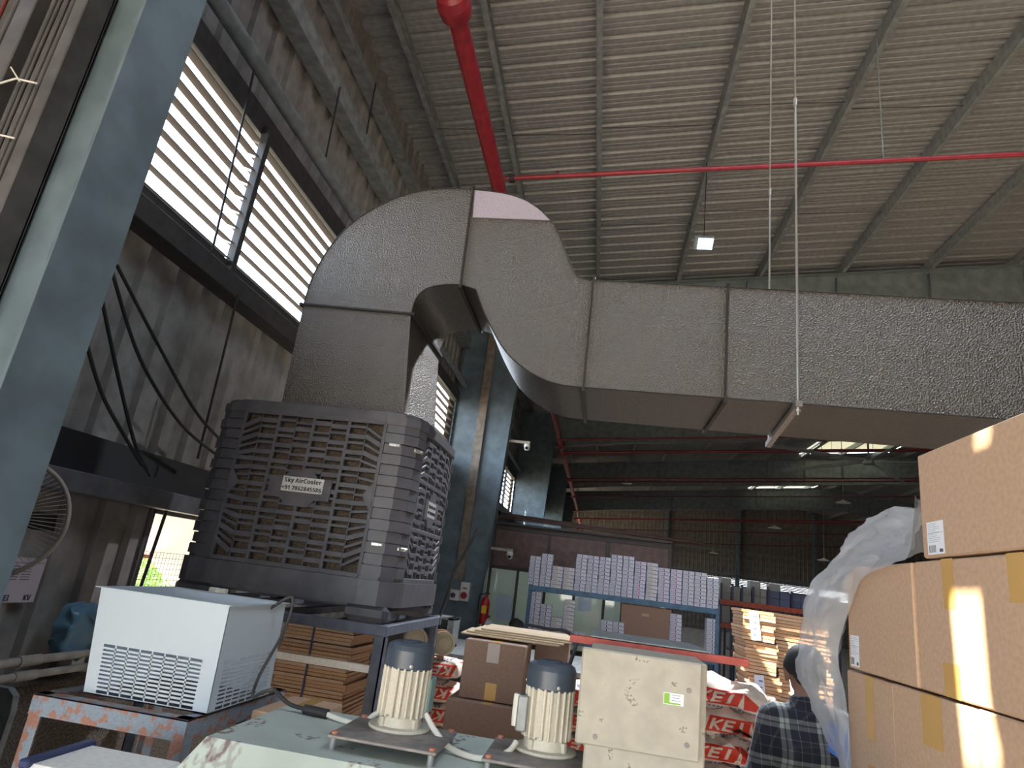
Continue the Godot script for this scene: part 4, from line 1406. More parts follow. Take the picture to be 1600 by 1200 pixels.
func film() -> void:
	var o := thing("plastic_film", "translucent crumpled plastic film draped over the far end of the carton pile", "plastic film")
	var rows := [
		[Vector3(0.835, 1.95, -1.86), Vector3(0.83, 1.80, -1.90), Vector3(0.83, 1.775, -2.0), Vector3(0.83, 1.74, -2.22), Vector3(0.832, 1.66, -2.33), Vector3(0.83, 1.54, -2.44), Vector3(0.83, 1.46, -2.46), Vector3(0.83, 1.35, -2.40), Vector3(0.83, 1.14, -2.37)],
		[Vector3(1.10, 1.985, -2.35), Vector3(1.04, 1.91, -2.40), Vector3(0.95, 1.86, -2.42), Vector3(0.86, 1.78, -2.45), Vector3(0.80, 1.66, -2.50), Vector3(0.79, 1.52, -2.54), Vector3(0.78, 1.43, -2.52), Vector3(0.82, 1.31, -2.5), Vector3(0.86, 1.12, -2.5)],
		[Vector3(1.24, 2.04, -2.75), Vector3(1.15, 2.05, -2.75), Vector3(1.01, 1.94, -2.75), Vector3(0.89, 1.77, -2.75), Vector3(0.82, 1.64, -2.75), Vector3(0.81, 1.51, -2.75), Vector3(0.79, 1.41, -2.75), Vector3(0.85, 1.27, -2.75), Vector3(0.94, 1.10, -2.75)],
		[Vector3(1.40, 1.86, -2.80), Vector3(1.30, 1.90, -2.86), Vector3(1.18, 1.82, -2.92), Vector3(1.05, 1.68, -2.92), Vector3(1.0, 1.55, -2.92), Vector3(0.98, 1.45, -2.92), Vector3(0.96, 1.37, -2.90), Vector3(1.0, 1.25, -2.90), Vector3(1.05, 1.08, -2.88)]]
	var nz := FastNoiseLite.new()
	nz.seed = 14; nz.frequency = 3.6; nz.fractal_octaves = 4
	nz.noise_type = FastNoiseLite.TYPE_SIMPLEX
	nz.fractal_type = FastNoiseLite.FRACTAL_RIDGED
	var grid := []
	var lines := []
	for r in rows: lines.append(curve(r, 12))
	for c in lines[0].size():
		grid.append(curve([lines[0][c], lines[1][c], lines[2][c], lines[3][c]], 16))
	for a in grid.size():
		for b in grid[a].size():
			var p: Vector3 = grid[a][b]
			var k := 0.032 * minf(1.0, b / 9.0)
			grid[a][b] = p + Vector3(-nz.get_noise_3d(p.x * 1.4, p.y * 0.6, p.z * 1.4), 0.4 * nz.get_noise_3d(p.z, p.y, p.x), nz.get_noise_3d(p.y, p.z, p.x)) * k
	var st := begin()
	st.set_smooth_group(0)
	for a in grid.size() - 1:
		for b in grid[a].size() - 1:
			for p in [grid[a][b], grid[a + 1][b + 1], grid[a + 1][b], grid[a][b], grid[a][b + 1], grid[a + 1][b + 1]]: st.add_vertex(p)
	st.generate_normals()
	obj("film", st, m.film, o)

# ---------------------------------------------------------------- racks, office, things further back
func wire_box(parent_label: String, at: Vector3, mesh: ArrayMesh, kind: int, group: String) -> void:
	var o := MeshInstance3D.new()
	o.name = numbered("wire_carton")
	o.mesh = mesh
	o.set_surface_override_material(0, m["carton%d" % kind])
	o.set_surface_override_material(1, m.cartonside)
	add_child(o, true)
	o.position = at
	o.rotation.y = rng.randf_range(-0.03, 0.03)
	tag(o, parent_label, "box", group)

func carton_mesh(s: Vector3) -> ArrayMesh:
	var st := begin()
	var h := s * 0.5
	for q in [[-1, 1, 0, 0], [1, -1, 1, 1], [-1, -1, 0, 1], [-1, 1, 0, 0], [1, 1, 1, 0], [1, -1, 1, 1]]:
		st.set_normal(Vector3.BACK)
		st.set_uv(Vector2(q[2], q[3]))
		st.add_vertex(Vector3(q[0] * h.x, q[1] * h.y, h.z))
	var me := st.commit()
	st = begin()
	for f in [[Vector3(-1, -1, -1), Vector3(1, -1, -1), Vector3(1, 1, -1), Vector3(-1, 1, -1), Vector3(0, 0, -1)], [Vector3(-1, 1, -1), Vector3(1, 1, -1), Vector3(1, 1, 1), Vector3(-1, 1, 1), Vector3(0, 1, 0)], [Vector3(-1, -1, -1), Vector3(1, -1, -1), Vector3(1, -1, 1), Vector3(-1, -1, 1), Vector3(0, -1, 0)], [Vector3(-1, -1, -1), Vector3(-1, 1, -1), Vector3(-1, 1, 1), Vector3(-1, -1, 1), Vector3(-1, 0, 0)], [Vector3(1, -1, -1), Vector3(1, 1, -1), Vector3(1, 1, 1), Vector3(1, -1, 1), Vector3(1, 0, 0)]]:
		quado(st, f[0] * h, f[1] * h, f[2] * h, f[3] * h, f[4])
	return st.commit(me)

func build_background() -> void:
	# office partition
	var p := thing("office_partition", "brown panelled office partition with glass below, behind the blue rack", "partition", Vector3(0, -0.25, -12.6))
	var xs := [-2.05, -0.97, 0.15, 1.31]
	var st: SurfaceTool
	for i in 3:
		st = begin()
		bmm(st, Vector3(xs[i] + 0.03, 2.05, -0.03), Vector3(xs[i + 1] - 0.03, 2.76, 0.0), 0.004)
		obj("panel", st, m.partition, p)
		for q in [[0.0, 0.5], [0.5, 1.0]]:
			var x0 := lerpf(xs[i], xs[i + 1], q[0])
			var x1 := lerpf(xs[i], xs[i + 1], q[1])
			st = begin()
			bmm(st, Vector3(x0 + 0.03, 0.72, -0.02), Vector3(x1 - 0.03, 2.0, -0.014))
			obj("glass_pane", st, m.glass, p)
			st = begin()
			bmm(st, Vector3(x0 - 0.025, 0.0, -0.04), Vector3(x0 + 0.025, 2.02, 0.015))
			obj("mullion", st, m.partframe, p)
		st = begin()
		bmm(st, Vector3(xs[i] + 0.03, 0.0, -0.03), Vector3(xs[i + 1] - 0.03, 0.7, 0.0), 0.004)
		obj("panel", st, m.partition, p)
	for q in [[2.0, 2.06], [0.68, 0.74], [2.74, 2.84]]:
		st = begin()
		bmm(st, Vector3(-2.08, q[0], -0.04), Vector3(1.34, q[1], 0.02), 0.003)
		obj("rail", st, m.partframe, p)
	for x in xs:
		st = begin()
		bmm(st, Vector3(x - 0.03, 2.03, -0.04), Vector3(x + 0.03, 2.76, 0.012))
		obj("mullion", st, m.partframe, p)
	st = begin()
	bmm(st, Vector3(1.28, 0.0, -6.0), Vector3(1.32, 2.84, -0.04))
	obj("side_wall", st, m.partition, p)
	st = begin()
	bmm(st, Vector3(-2.9, 2.84, -6.0), Vector3(1.34, 2.88, 0.1))
	obj("roof_deck", st, m.partframe, p)
	st = begin()
	bmm(st, Vector3(-2.9, 0.0, -3.6), Vector3(1.28, 2.84, -3.5))
	obj("inner_wall", st, m.officewall, p)
	for q in [[-1.72, 1.15, 0.3, 0.26], [-1.65, 0.92, 0.42, 0.22], [-1.1, 1.28, 0.2, 0.3], [-0.2, 1.35, 0.24, 0.34], [0.6, 1.3, 0.3, 0.4]]:
		var s: Node3D = tag(obj("paper_notice", null, null), "pale paper notice taped inside the office glass, %s" % {-1.72: "beside the fire extinguisher", -1.65: "low and wide under the first notice", -1.1: "second pane from the column", -0.2: "behind the rack's short carton stacks", 0.6: "behind the big carton on the rack"}[q[0]], "paper notice", "notices on the office glass")
		st = begin()
		bx(st, Vector3.ZERO, Vector3(q[2], q[3], 0.002))
		s.mesh = st.commit()
		s.material_override = m.paperblue
		s.position = Vector3(q[0], q[1], -12.63)
	for k in 3:
		st = begin()
		tube(st, [Vector3(-2.0, 2.72 + 0.05 * k, -12.6 - 0.08 * k), Vector3(1.9, 2.67 + 0.03 * k, -12.7 - 0.3 * k)], 0.02, 8)
		tag(obj("conduit_pipe", st, m.conduit), "dark red-brown pipe along the top of the office partition, %s from front" % nth(k), "pipe", "pipes over the office partition")
	var ol := thing("added_ceiling_light", "added unseen ceiling light that brightens the glazed office", "lamp", Vector3(-0.6, 2.47, -14.4))  # lamp added to brighten the room behind the glass
	st = begin()
	bx(st, Vector3(0, 0.09, 0), Vector3(0.64, 0.06, 0.64), 0.01)
	obj("housing", st, m.metalgrey, ol)
	st = begin()
	bx(st, Vector3(0, 0.055, 0), Vector3(0.56, 0.012, 0.56), 0.004)
	obj("lamp_face", st, m.lampfar, ol)
	var om := OmniLight3D.new()
	om.name = "added_office_light"
	ol.add_child(om)
	om.position = Vector3(0, -0.12, 0)
	om.light_energy = 0.8
	om.light_size = 0.25
	om.omni_range = 30.0
	om.omni_attenuation = 2.0
	om.shadow_enabled = true
	# blue rack with white wire cartons
	var r := thing("storage_rack", "blue painted steel rack loaded with stacks of small white cartons", "rack", Vector3(0.4, -0.25, -10.5))
	for x in [-1.43, 1.43]:
		for z in [0.0, -0.5]:
			st = begin()
			bmm(st, Vector3(x - 0.03, 0, z - 0.03), Vector3(x + 0.03, 1.80, z + 0.03), 0.003)
			obj("upright", st, m.rackblue, r)
	for y in [1.76, 1.05, 0.34]:
		for z in [0.025, -0.525]:
			st = begin()
			bmm(st, Vector3(-1.46, y - 0.05, z - 0.012), Vector3(1.46, y + 0.03, z + 0.012), 0.003)
			obj("beam", st, m.rackblue, r)
		st = begin()
		bmm(st, Vector3(-1.43, y + 0.012, -0.5), Vector3(1.43, y + 0.028, 0.0))
		obj("shelf", st, m.rackblue, r)
	var bs := Vector3(0.174, 0.0565, 0.19)
	var cm := carton_mesh(bs - Vector3(0, 0.002, 0))
	var heights := [8, 9, 6, 6, 10, 10, 10, 11, 11, 10, 10, 9, 9, 9, 9, 8]
	var kinds := [0, 0, 2, 2, 0, 0, 0, 0, 0, 1, 2, 1, 1, 0, 0, 0]
	for s in 16:
		for k in heights[s]:
			wire_box("small white carton, %s from bottom in %s stack from left, atop blue rack" % [nth(k), nth(s)], Vector3(-1.0 + 0.1835 * s + rng.randf_range(-0.004, 0.004), 1.538 + bs.y * (k + 0.5), -10.58), cm, kinds[s], "small white cartons atop the blue rack")
	heights = [11, 8, 5, 10, 2, 0, 6, 6, 0, 0, 0, 0, 10, 1, 1, 10]
	for s in 16:
		for k in heights[s]:
			wire_box("small white carton, %s from bottom, %s stack from left on rack's middle shelf" % [nth(k), nth(heights.slice(0, s).filter(func(q): return q > 0).size())], Vector3(-0.935 + 0.180 * s + (0.05 if s in [6, 7] else 0.0), 0.828 + bs.y * (k + 0.5), -10.58), cm, kinds[s], "small white cartons on the rack's middle shelf")
	heights = [0, 0, 0, 0, 0, 6, 9, 9, 0, 0, 0, 0, 0, 9, 9, 9]
	for s in 16:
		for k in heights[s]:
			wire_box("small white carton, %s from bottom, %s stack from left on rack's bottom shelf" % [nth(k), nth(heights.slice(0, s).filter(func(q): return q > 0).size())], Vector3(-0.935 + 0.178 * s, 0.118 + bs.y * (k + 0.5), -10.58), cm, kinds[s], "small white cartons on the rack's bottom shelf")
	carton("big brown carton standing on the blue rack's middle shelf", Vector3(0.40, 0.83, -10.95), Vector3(1.16, 1.448, -10.50), m.carddark, "", [["hole", 0.72, 0.82, 1.30, 1.34]], 2)
	# dark blue and orange pallet racks far back
	var o := thing("pallet_rack", "tall dark blue pallet rack with orange beams holding grey boxes, far back", "rack", Vector3(0, -0.25, -18.0))
	var ux := [3.22, 3.50, 3.74, 4.02, 4.40, 4.98, 5.45, 6.1]
	for x in ux:
		for z in [0.0, -0.9]:
			st = begin()
			bmm(st, Vector3(x - 0.025, 0, z - 0.04), Vector3(x + 0.025, 2.42, z + 0.04))
			obj("upright", st, m.rackdark, o)
	for q in [[1.95, 3.2, 6.12], [1.38, 3.2, 3.8], [0.75, 3.5, 3.8]]:
		st = begin()
		bmm(st, Vector3(q[1], q[0] - 0.06, 0.04), Vector3(q[2], q[0] + 0.06, 0.08), 0.004)
		obj("beam", st, m.rackorange, o)
		st = begin()
		bmm(st, Vector3(q[1], q[0] + 0.03, -0.9), Vector3(q[2], q[0] + 0.058, 0.04))
		obj("shelf", st, m.rackdark, o)
	var nb := 0
	for i in 7:
		var x0: float = ux[i] + 0.03
		var x1: float = ux[i + 1] - 0.03
		for lv in 3:
			if lv > 0 and i > 1: continue
			if lv == 2 and i == 0: continue
			var y: float = [1.76, 1.19, 0.56][lv]
			var n := 1 if x1 - x0 < 0.3 else 2
			for row in (2 if lv == 0 else 1):
				for k in n:
					var w := (x1 - x0) / n
					st = begin()
					var hh := 0.18 if lv == 0 else 0.42
					bx(st, Vector3(0, hh * 0.5, 0), Vector3(w - 0.012, hh - 0.004, 0.5), 0.004)
					var bxo := obj("storage_box", st, m.bluebox if i >= 4 else m.greybox)
					bxo.position = Vector3(x0 + w * (k + 0.5), y + hh * row, -18.3)
					tag(bxo, "%s box on far pallet rack, %s bay from left, %s" % ["blue-grey" if i >= 4 else "grey", nth(i), [["lower row", "upper row"][row], "middle shelf", "bottom shelf"][lv] + (", second of pair" if k == 1 else (", first of pair" if n == 2 else ""))], "box", "boxes on the far pallet rack")
	for q in [[3.36, 0], [4.1, 1], [4.6, 2]]:
		st = begin()
		bx(st, Vector3(0, 0.09, 0), Vector3(0.26, 0.18, 0.4), 0.004)
		var t := obj("storage_box", st, m.greybox)
		t.position = Vector3(q[0], 2.122, -18.3)
		tag(t, "grey storage box crowning the far pallet rack, %s from left" % nth(q[1]), "box", "boxes on the far pallet rack")

# ---------------------------------------------------------------- pipes and lamps
func build_pipes_and_lamps() -> void:
	var p := thing("sprinkler_main", "thick glossy red sprinkler pipe with collars, running along the hall above the duct", "pipe")
	var st := begin()
	tube(st, [Vector3(-1.5, 5.93, 4.0), Vector3(-1.5, 5.93, -51.5)], 0.083, 20)
	obj("pipe", st, m.red, p)
	for z in [-3.82, -11.0, -15.3, -20.3, -21.6, -27.0, -32.0, -38.0, -44.0]:
		st = begin()
		lathe(st, [Vector2(0.083, -0.13), Vector2(0.125, -0.10), Vector2(0.14, -0.02), Vector2(0.14, 0.02), Vector2(0.125, 0.10), Vector2(0.083, 0.13)], 20, Transform3D(Basis(Vector3.RIGHT, PI / 2), Vector3(-1.5, 5.93, z)))
		obj("collar", st, m.red, p)
	for z in [-12.4, -22.1, -31.8, -41.5]:
		st = begin()
		bmm(st, Vector3(-1.95, 5.82, z - 0.03), Vector3(-1.35, 5.85, z + 0.03))
		obj("bracket", st, m.trunking, p)
	# branch pipes across the hall, following the roof
	var br := [[-6.2, -1.42, 6.0, 0.0872, 0.026, "nearest, before the LED floodlight"], [-11.4, 1.6, 5.75, 0.1, 0.022, "second, just over the straight duct"], [-18.0, -1.42, 5.59, 0.107, 0.03, "third, dark and just under the duct"], [-20.0, -1.42, 5.62, 0.105, 0.05, "fourth, thick, below the second rafter"], [-23.5, -1.42, 5.35, 0.105, 0.028, "fifth, thin, past the second rafter"], [-28.0, -1.42, 5.95, 0.107, 0.034, "sixth, in the middle of the far roof"], [-30.0, -1.42, 5.6, 0.106, 0.026, "seventh, beneath the third rafter"], [-33.0, -1.42, 4.9, 0.1, 0.034, "eighth, bright and low across the far hall"], [-37.0, -1.42, 4.75, 0.09, 0.026, "ninth, low across the far hall"], [-43.0, -1.42, 4.5, 0.09, 0.026, "tenth and farthest, before the end wall"], [-26.0, 3.0, 4.6, 0.085, 0.022, "short, low, over the white cartons"]]
	for i in br.size():
		var b: Array = br[i]
		var x1 := 18.0
		var d := thing("branch_pipe", "slim red branch pipe across the hall, " + b[5], "pipe", Vector3.ZERO, 0.0, "red sprinkler branch pipes")
		st = begin()
		tube(st, [Vector3(b[1], b[2], b[0]), Vector3(x1, b[2] + b[3] * (x1 - b[1]), b[0])], b[4], 10)
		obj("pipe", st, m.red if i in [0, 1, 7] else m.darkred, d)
		for k in 5:
			var x: float = b[1] + 0.6 + 2.6 * k
			var y: float = b[2] + b[3] * (x - b[1])
			st = begin()
			lathe(st, [Vector2(0.012, b[4] * 0.6), Vector2(0.012, 0.06), Vector2(0.02, 0.062), Vector2(0, 0.065)], 8, Transform3D(Basis(), Vector3(x, y, b[0])))
			obj("sprinkler_head", st, m.darkred, d)
			if k in [1, 3]:
				st = begin()
				tube(st, [Vector3(x + 0.9, y + 0.09, b[0]), Vector3(x + 0.9, roof_y(x + 0.9) - 0.15, b[0])], 0.006, 6)
				obj("hanger_rod", st, m.metalgrey, d)
		st = begin()
		lathe(st, [Vector2(b[4], -0.03), Vector2(b[4] + 0.02, -0.03), Vector2(b[4] + 0.02, 0.03), Vector2(b[4], 0.03)], 12, Transform3D(Basis(Vector3.BACK, PI / 2), Vector3(b[1] + 0.08, b[2], b[0])))
		obj("collar", st, m.black if i == 0 else m.darkred, d)
	# LED floodlight
	var l := thing("led_floodlight", "lit white LED floodlight hanging on a thin rod below the roof purlin", "lamp", Vector3(1.11, 6.45, -8.2))
	st = begin()
	bx(st, Vector3(0, 0.0, 0), Vector3(0.28, 0.05, 0.22), 0.01, Basis(Vector3.RIGHT, -0.5))
	obj("housing", st, m.metalgrey, l)
	st = begin()
	bx(st, Vector3(0.02, -0.024, 0.013), Vector3(0.2, 0.012, 0.17), 0.003, Basis(Vector3.RIGHT, -0.5))
	obj("lamp_face", st, m.lamp, l)
	st = begin()
	tube(st, [Vector3(0.0, 0.02, 0), Vector3(0.0, 1.34, 0)], 0.006, 6)
	obj("rod", st, m.black, l)
	var al := SpotLight3D.new()
	al.name = "floodlight_beam"
	l.add_child(al)
	al.light_size = 0.1
	al.spot_angle = 44.0
	al.spot_range = 60.0
	al.spot_attenuation = 2.0
	al.position = Vector3(0.02, -0.036, 0.019)
	al.rotation = Vector3(-PI / 2 - 0.5, 0, 0)
	al.light_color = Color(0.95, 0.97, 1.0)
	al.light_energy = 90.0
	al.shadow_enabled = true
	# high-bay dishes further back
	for q in [[8.6, 5.70, -24.6, "nearest, left of the top carton"], [6.7, 4.75, -26.5, "second, over the far rack"], [9.4, 3.95, -29.3, "third, low before the end wall"], [0.98, 6.40, -29.5, "fourth, small, over the office partition"], [6.0, 4.2, -36.0, "fifth, tiny, by the end wall's post"]]:
		var h := thing("high_bay_lamp", "white dish-shaped pendant lamp on a long rod, " + q[3], "lamp", Vector3(q[0], q[1], q[2]), 0.0, "dish pendant lamps in the far hall")
		st = begin()
		lathe(st, [Vector2(0.03, 0.10), Vector2(0.08, 0.06), Vector2(0.26, 0.0), Vector2(0.25, -0.01), Vector2(0.07, 0.045)], 18)
		obj("dish", st, m.white, h)
		st = begin()
		tube(st, [Vector3(0, 0.08, 0), Vector3(0, roof_y(q[0]) - q[1] - 0.012, 0)], 0.012, 6)
		obj("rod", st, m.metalgrey, h)
	# ceiling fans with long blades far back
	var f := thing("ceiling_fan", "large pale-bladed ceiling fan below the far skylights", "fan", Vector3(7.9, 6.35, -20.4))
	st = begin()
	lathe(st, [Vector2(0, -0.12), Vector2(0.16, -0.1), Vector2(0.18, 0.0), Vector2(0.1, 0.1), Vector2(0, 0.12)], 16)
	obj("hub", st, m.metalgrey, f)
	st = begin()
	tube(st, [Vector3(0, 0.1, 0), Vector3(0, roof_y(7.9) - 6.40, 0)], 0.03, 8)
	obj("rod", st, m.metalgrey, f)
	for k in 5:
		var a := 0.35 + TAU * k / 5
		st = begin()
		bx(st, Vector3(cos(a), 0, sin(a)) * 1.7, Vector3(3.1, 0.02, 0.2), 0.005, Basis(Vector3.UP, -a) * Basis(Vector3.RIGHT, 0.25))
		obj("blade", st, m.galvanised, f)

# ---------------------------------------------------------------- small things on the walls and floor
func build_small_things() -> void:
	var st := begin()
	# column trunking and tray
	var t := thing("cable_trunking", "tan metal cable trunking running up the blue column behind the cooler", "trunking", Vector3(-2.52, -0.25, -12.04))
	bmm(st, Vector3(-0.085, 1.7, -0.045), Vector3(0.085, 7.0, 0.045), 0.004)
	obj("cover", st, m.trunking, t)
	var tr := thing("cable_tray", "dark grey vertical cable tray on the near column, full of tied cables", "cable tray", Vector3(-2.2, -0.25, -1.70))
	st = begin()
	bmm(st, Vector3(-0.9, 0.0, -0.11), Vector3(0.015, 7.4, -0.10))
	obj("tray_back", st, m.tray, tr)
	for x in [[-0.04, 0.015], [-0.30, -0.22], [-0.62, -0.55]]:
		st = begin()
		bmm(st, Vector3(x[0], 0.0, -0.11), Vector3(x[1], 7.4, 0.0), 0.004)
		obj("tray_rail", st, m.tray, tr)
	for k in 9:
		st = begin()
		var x := -0.075 - 0.019 * k if k < 7 else -0.36 - 0.05 * (k - 7)
		var pts := []
		for j in 9: pts.append(Vector3(x + rng.randf_range(-0.006, 0.006), 0.85 * j, -0.05 + 0.012 * (k % 3) + rng.randf_range(-0.006, 0.006)))
		tube(st, curve(pts, 4), 0.007 + 0.003 * (k % 2), 8)
		tag(obj("tray_cable", st, m.darkred if k == 8 else m.tray), "%s cable in the near column's tray, %s from right" % ["dull red" if k == 8 else "grey", nth(k)], "cable", "cables in the near tray").position = Vector3(-2.2, -0.25, -1.70)
	for y in [3.42, 3.17, 2.9]:
		st = begin()
		tube(st, [Vector3(-0.22, y, 0.0), Vector3(-0.14, y + 0.012, 0.012), Vector3(-0.05, y, 0.0)], 0.004, 6)
		tube(st, [Vector3(-0.12, y, 0.01), Vector3(-0.16, y + 0.05, 0.03)], 0.003, 6)
		obj("cable_tie", st, m.white, tr)
	# wall fan
	var f := thing("wall_fan", "big wall fan with pale wire guard, half hidden behind the near column", "fan", Vector3(-2.72, 1.585, -2.62), 0.55)
	st = begin()
	var ring := []
	for k in 41: ring.append(Vector3(cos(TAU * k / 40) * 0.27, sin(TAU * k / 40) * 0.27, 0.0))
	tube(st, ring, 0.011, 8, false)
	obj("guard_ring", st, m.pvc, f)
	st = begin()
	for k in 72:
		var a := TAU * k / 72
		tube(st, [Vector3(cos(a) * 0.05, sin(a) * 0.05, 0.085), Vector3(cos(a) * 0.18, sin(a) * 0.18, 0.075), Vector3(cos(a) * 0.27, sin(a) * 0.27, 0.0), Vector3(cos(a) * 0.26, sin(a) * 0.26, -0.07)], 0.0017, 4, false)
	obj("guard_wire", st, m.pvc, f).set_meta("kind", "stuff")
	st = begin()
	lathe(st, [Vector2(0, -0.14), Vector2(0.07, -0.13), Vector2(0.07, -0.02), Vector2(0.05, 0.03), Vector2(0, 0.04)], 16, Transform3D(Basis(Vector3.RIGHT, PI / 2), Vector3.ZERO))
	bar(st, Vector3(0, 0, -0.13), Vector3(0, 0, -0.33), 0.05, 0.05)
	obj("motor_arm", st, m.darksteel, f)
	for k in 3:
		st = begin()
		var a := TAU * k / 3
		bx(st, Vector3(cos(a) * 0.14, sin(a) * 0.14, 0.01), Vector3(0.18, 0.09, 0.006), 0.002, Basis(Vector3.BACK, a) * Basis(Vector3.RIGHT, 0.4))
		obj("blade", st, m.darksteel, f)
	# wall poster
	var po := thing("wall_poster", "pale printed price poster on the ribbed wall under the wall fan", "poster", Vector3(-3.145, 1.14, -3.3), PI / 2)
	st = begin()
	bmm(st, Vector3(-0.13, 0.0, -0.002), Vector3(0.13, 0.24, 0.0))
	obj("sheet", st, m.mauve, po)
	st = begin()
	for k in 6:
		bmm(st, Vector3(-0.10, 0.12 + 0.014 * k, 0.0), Vector3(-0.03, 0.124 + 0.014 * k, 0.0008))
		bmm(st, Vector3(-0.01, 0.12 + 0.014 * k, 0.0), Vector3(0.05, 0.124 + 0.014 * k, 0.0008))
	bmm(st, Vector3(-0.12, 0.21, 0.0), Vector3(0.12, 0.213, 0.0008))
	obj("printed_lines", st, m.tray, po)
	for q in [["KEI", -0.07], ["KV", 0.075]]:
		var w := obj("lettering", text(q[0], 0.042), m.navy, po)
		w.position = Vector3(q[1], 0.025, 0.001)
	# blue plastic bag
	var bb := tag(obj("plastic_bag", pillow(0.30, 0.30, 0.12, 77, 0.05, false), m.bluebag), "crumpled blue plastic bag hanging on the ribbed wall left of the white bin", "bag") as Node3D
	bb.position = Vector3(-2.98, 0.86, -3.68)
	bb.rotation = Vector3(0, PI / 2, 0.25)
	# pvc pipes on the wall foot
	for q in [[0.875, 0.022, "upper"], [0.80, 0.02, "lower"]]:
		var pv := thing("wall_pipe", "%s of two pale plastic pipes along the foot of the ribbed wall" % q[2], "pipe", Vector3(-2.93, q[0], -2.6), 0.0, "plastic pipes along the wall foot")
		st = begin()
		tube(st, [Vector3(0, 0, 1.2), Vector3(0, 0, -2.4)], q[1], 12)
		obj("pipe", st, m.pvc, pv)
		st = begin()
		tube(st, [Vector3(0, 0, -0.62), Vector3(0, 0, -0.76)], q[1] + 0.006, 12)
		obj("socket", st, m.pvc, pv)
	# grey panel at the left edge
	var gp := thing("leaning_panel", "dull grey round-cornered panel at the left edge, beside the rusty stand", "panel", Vector3(-2.55, -0.25, -2.62))
	st = begin()
	var pp := PackedVector2Array([Vector2(-0.3, 0), Vector2(0.2, 0), Vector2(0.235, 1.08), Vector2(0.225, 1.14), Vector2(0.19, 1.165), Vector2(-0.3, 1.165)])
	prism(st, pp, Vector3.ZERO, Vector3.RIGHT, Vector3.UP, 0.03)
	obj("sheet", st, m.metalgrey, gp)
	# white case at the bottom edge
	var wc := thing("white_case", "bright white flat case with a violet edge, in front of the rusty stand", "case", Vector3(-1.23, -0.25, -1.72))
	st = begin()
	bmm(st, Vector3(-0.145, 0.0, -0.12), Vector3(0.16, 1.265, 0.1), 0.012)
	obj("body", st, m.white, wc)
	st = begin()
	bmm(st, Vector3(-0.15, 1.255, -0.125), Vector3(-0.12, 1.275, 0.105), 0.004)
	obj("edge_strip", st, m.navy, wc)
	# black cables slung across the wall
	var cw := [[[Vector3(-2.94, 3.07, -3.02), Vector3(-2.94, 2.75, -3.55), Vector3(-2.94, 2.45, -4.1), Vector3(-2.94, 2.30, -4.6)], "upper of two"], [[Vector3(-2.94, 3.02, -3.0), Vector3(-2.94, 2.62, -3.42), Vector3(-2.94, 2.34, -3.95), Vector3(-2.94, 2.22, -4.45)], "lower of two"], [[Vector3(-2.94, 2.9, -2.95), Vector3(-2.94, 2.45, -3.3), Vector3(-2.94, 2.1, -3.6), Vector3(-2.94, 1.95, -3.8)], "steeper, frayed, ending above the low window"], [[Vector3(-2.94, 2.56, -3.0), Vector3(-2.94, 2.3, -3.25), Vector3(-2.94, 2.0, -3.7)], "short, nearest the column"]]
	for q in cw:
		tag(obj("wall_cable", tube_mesh(q[0], 0.011, 8), m.black), "black cable slung across the ribbed wall, " + q[1], "cable", "black cables slung across the wall")
	# sag rods on the wall girts
	for q in [[5.12, 3.58, -3.66, -3.78], [6.1, 5.3, -4.9, -4.95], [6.8, 6.15, -5.6, -5.65], [3.45, 2.15, -4.2, -4.25]]:
		st = begin()
		tube(st, [Vector3(-2.95, q[0], q[2]), Vector3(-2.95, q[1], q[3])], 0.009, 6)
		tag(obj("tie_rod", st, m.black), "thin dark tie rod on the side wall, %s" % {5.12: "crossing the near louvre", 6.1: "between tube and girt", 6.8: "highest, between the upper girts", 3.45: "below the louvre sill"}[q[0]], "rod", "tie rods on the side wall")
	# boxes on the column
	var s1 := thing("socket_box", "white socket box with a blue round outlet on the blue column", "socket", Vector3(-2.555, 1.09, -12.06))
	st = begin()
	bmm(st, Vector3(-0.085, 0, -0.04), Vector3(0.085, 0.19, 0.05), 0.006)
	obj("case", st, m.white, s1)
	st = begin()
	lathe(st, [Vector2(0.045, 0), Vector2(0.045, 0.025), Vector2(0, 0.025)], 16, Transform3D(Basis(Vector3.RIGHT, PI / 2), Vector3(-0.03, 0.09, 0.05)))
	obj("outlet", st, m.navy, s1)
	var s2 := thing("socket_box", "tall white socket box with a red round outlet on the blue column", "socket", Vector3(-2.38, 1.10, -12.06))
	st = begin()
	bmm(st, Vector3(-0.085, 0, -0.04), Vector3(0.085, 0.33, 0.06), 0.006)
	obj("case", st, m.white, s2)
	st = begin()
	lathe(st, [Vector2(0.06, 0), Vector2(0.06, 0.03), Vector2(0, 0.03)], 16, Transform3D(Basis(Vector3.RIGHT, PI / 2), Vector3(0.0, 0.10, 0.06)))
	obj("outlet", st, m.red, s2)
	st = begin()
	bmm(st, Vector3(-0.04, 0.215, 0.06), Vector3(0.04, 0.235, 0.064))
	obj("switch_slot", st, m.black, s2)
	# extinguisher
	var e := thing("fire_extinguisher", "red fire extinguisher with yellow label hung beside the blue column", "fire extinguisher", Vector3(-1.9, 0.79, -11.6))
	st = begin()
	lathe(st, [Vector2(0, 0), Vector2(0.075, 0.0), Vector2(0.08, 0.03), Vector2(0.08, 0.36), Vector2(0.06, 0.42), Vector2(0.025, 0.45), Vector2(0.025, 0.49), Vector2(0, 0.49)], 20)
	obj("cylinder", st, m.extinguisher, e)
	st = begin()
	bx(st, Vector3(0.0, 0.24, 0.078), Vector3(0.09, 0.13, 0.012), 0.004)
	obj("label", st, m.yellow, e)
	st = begin()
	bx(st, Vector3(0.02, 0.51, 0), Vector3(0.1, 0.02, 0.02), 0.003)
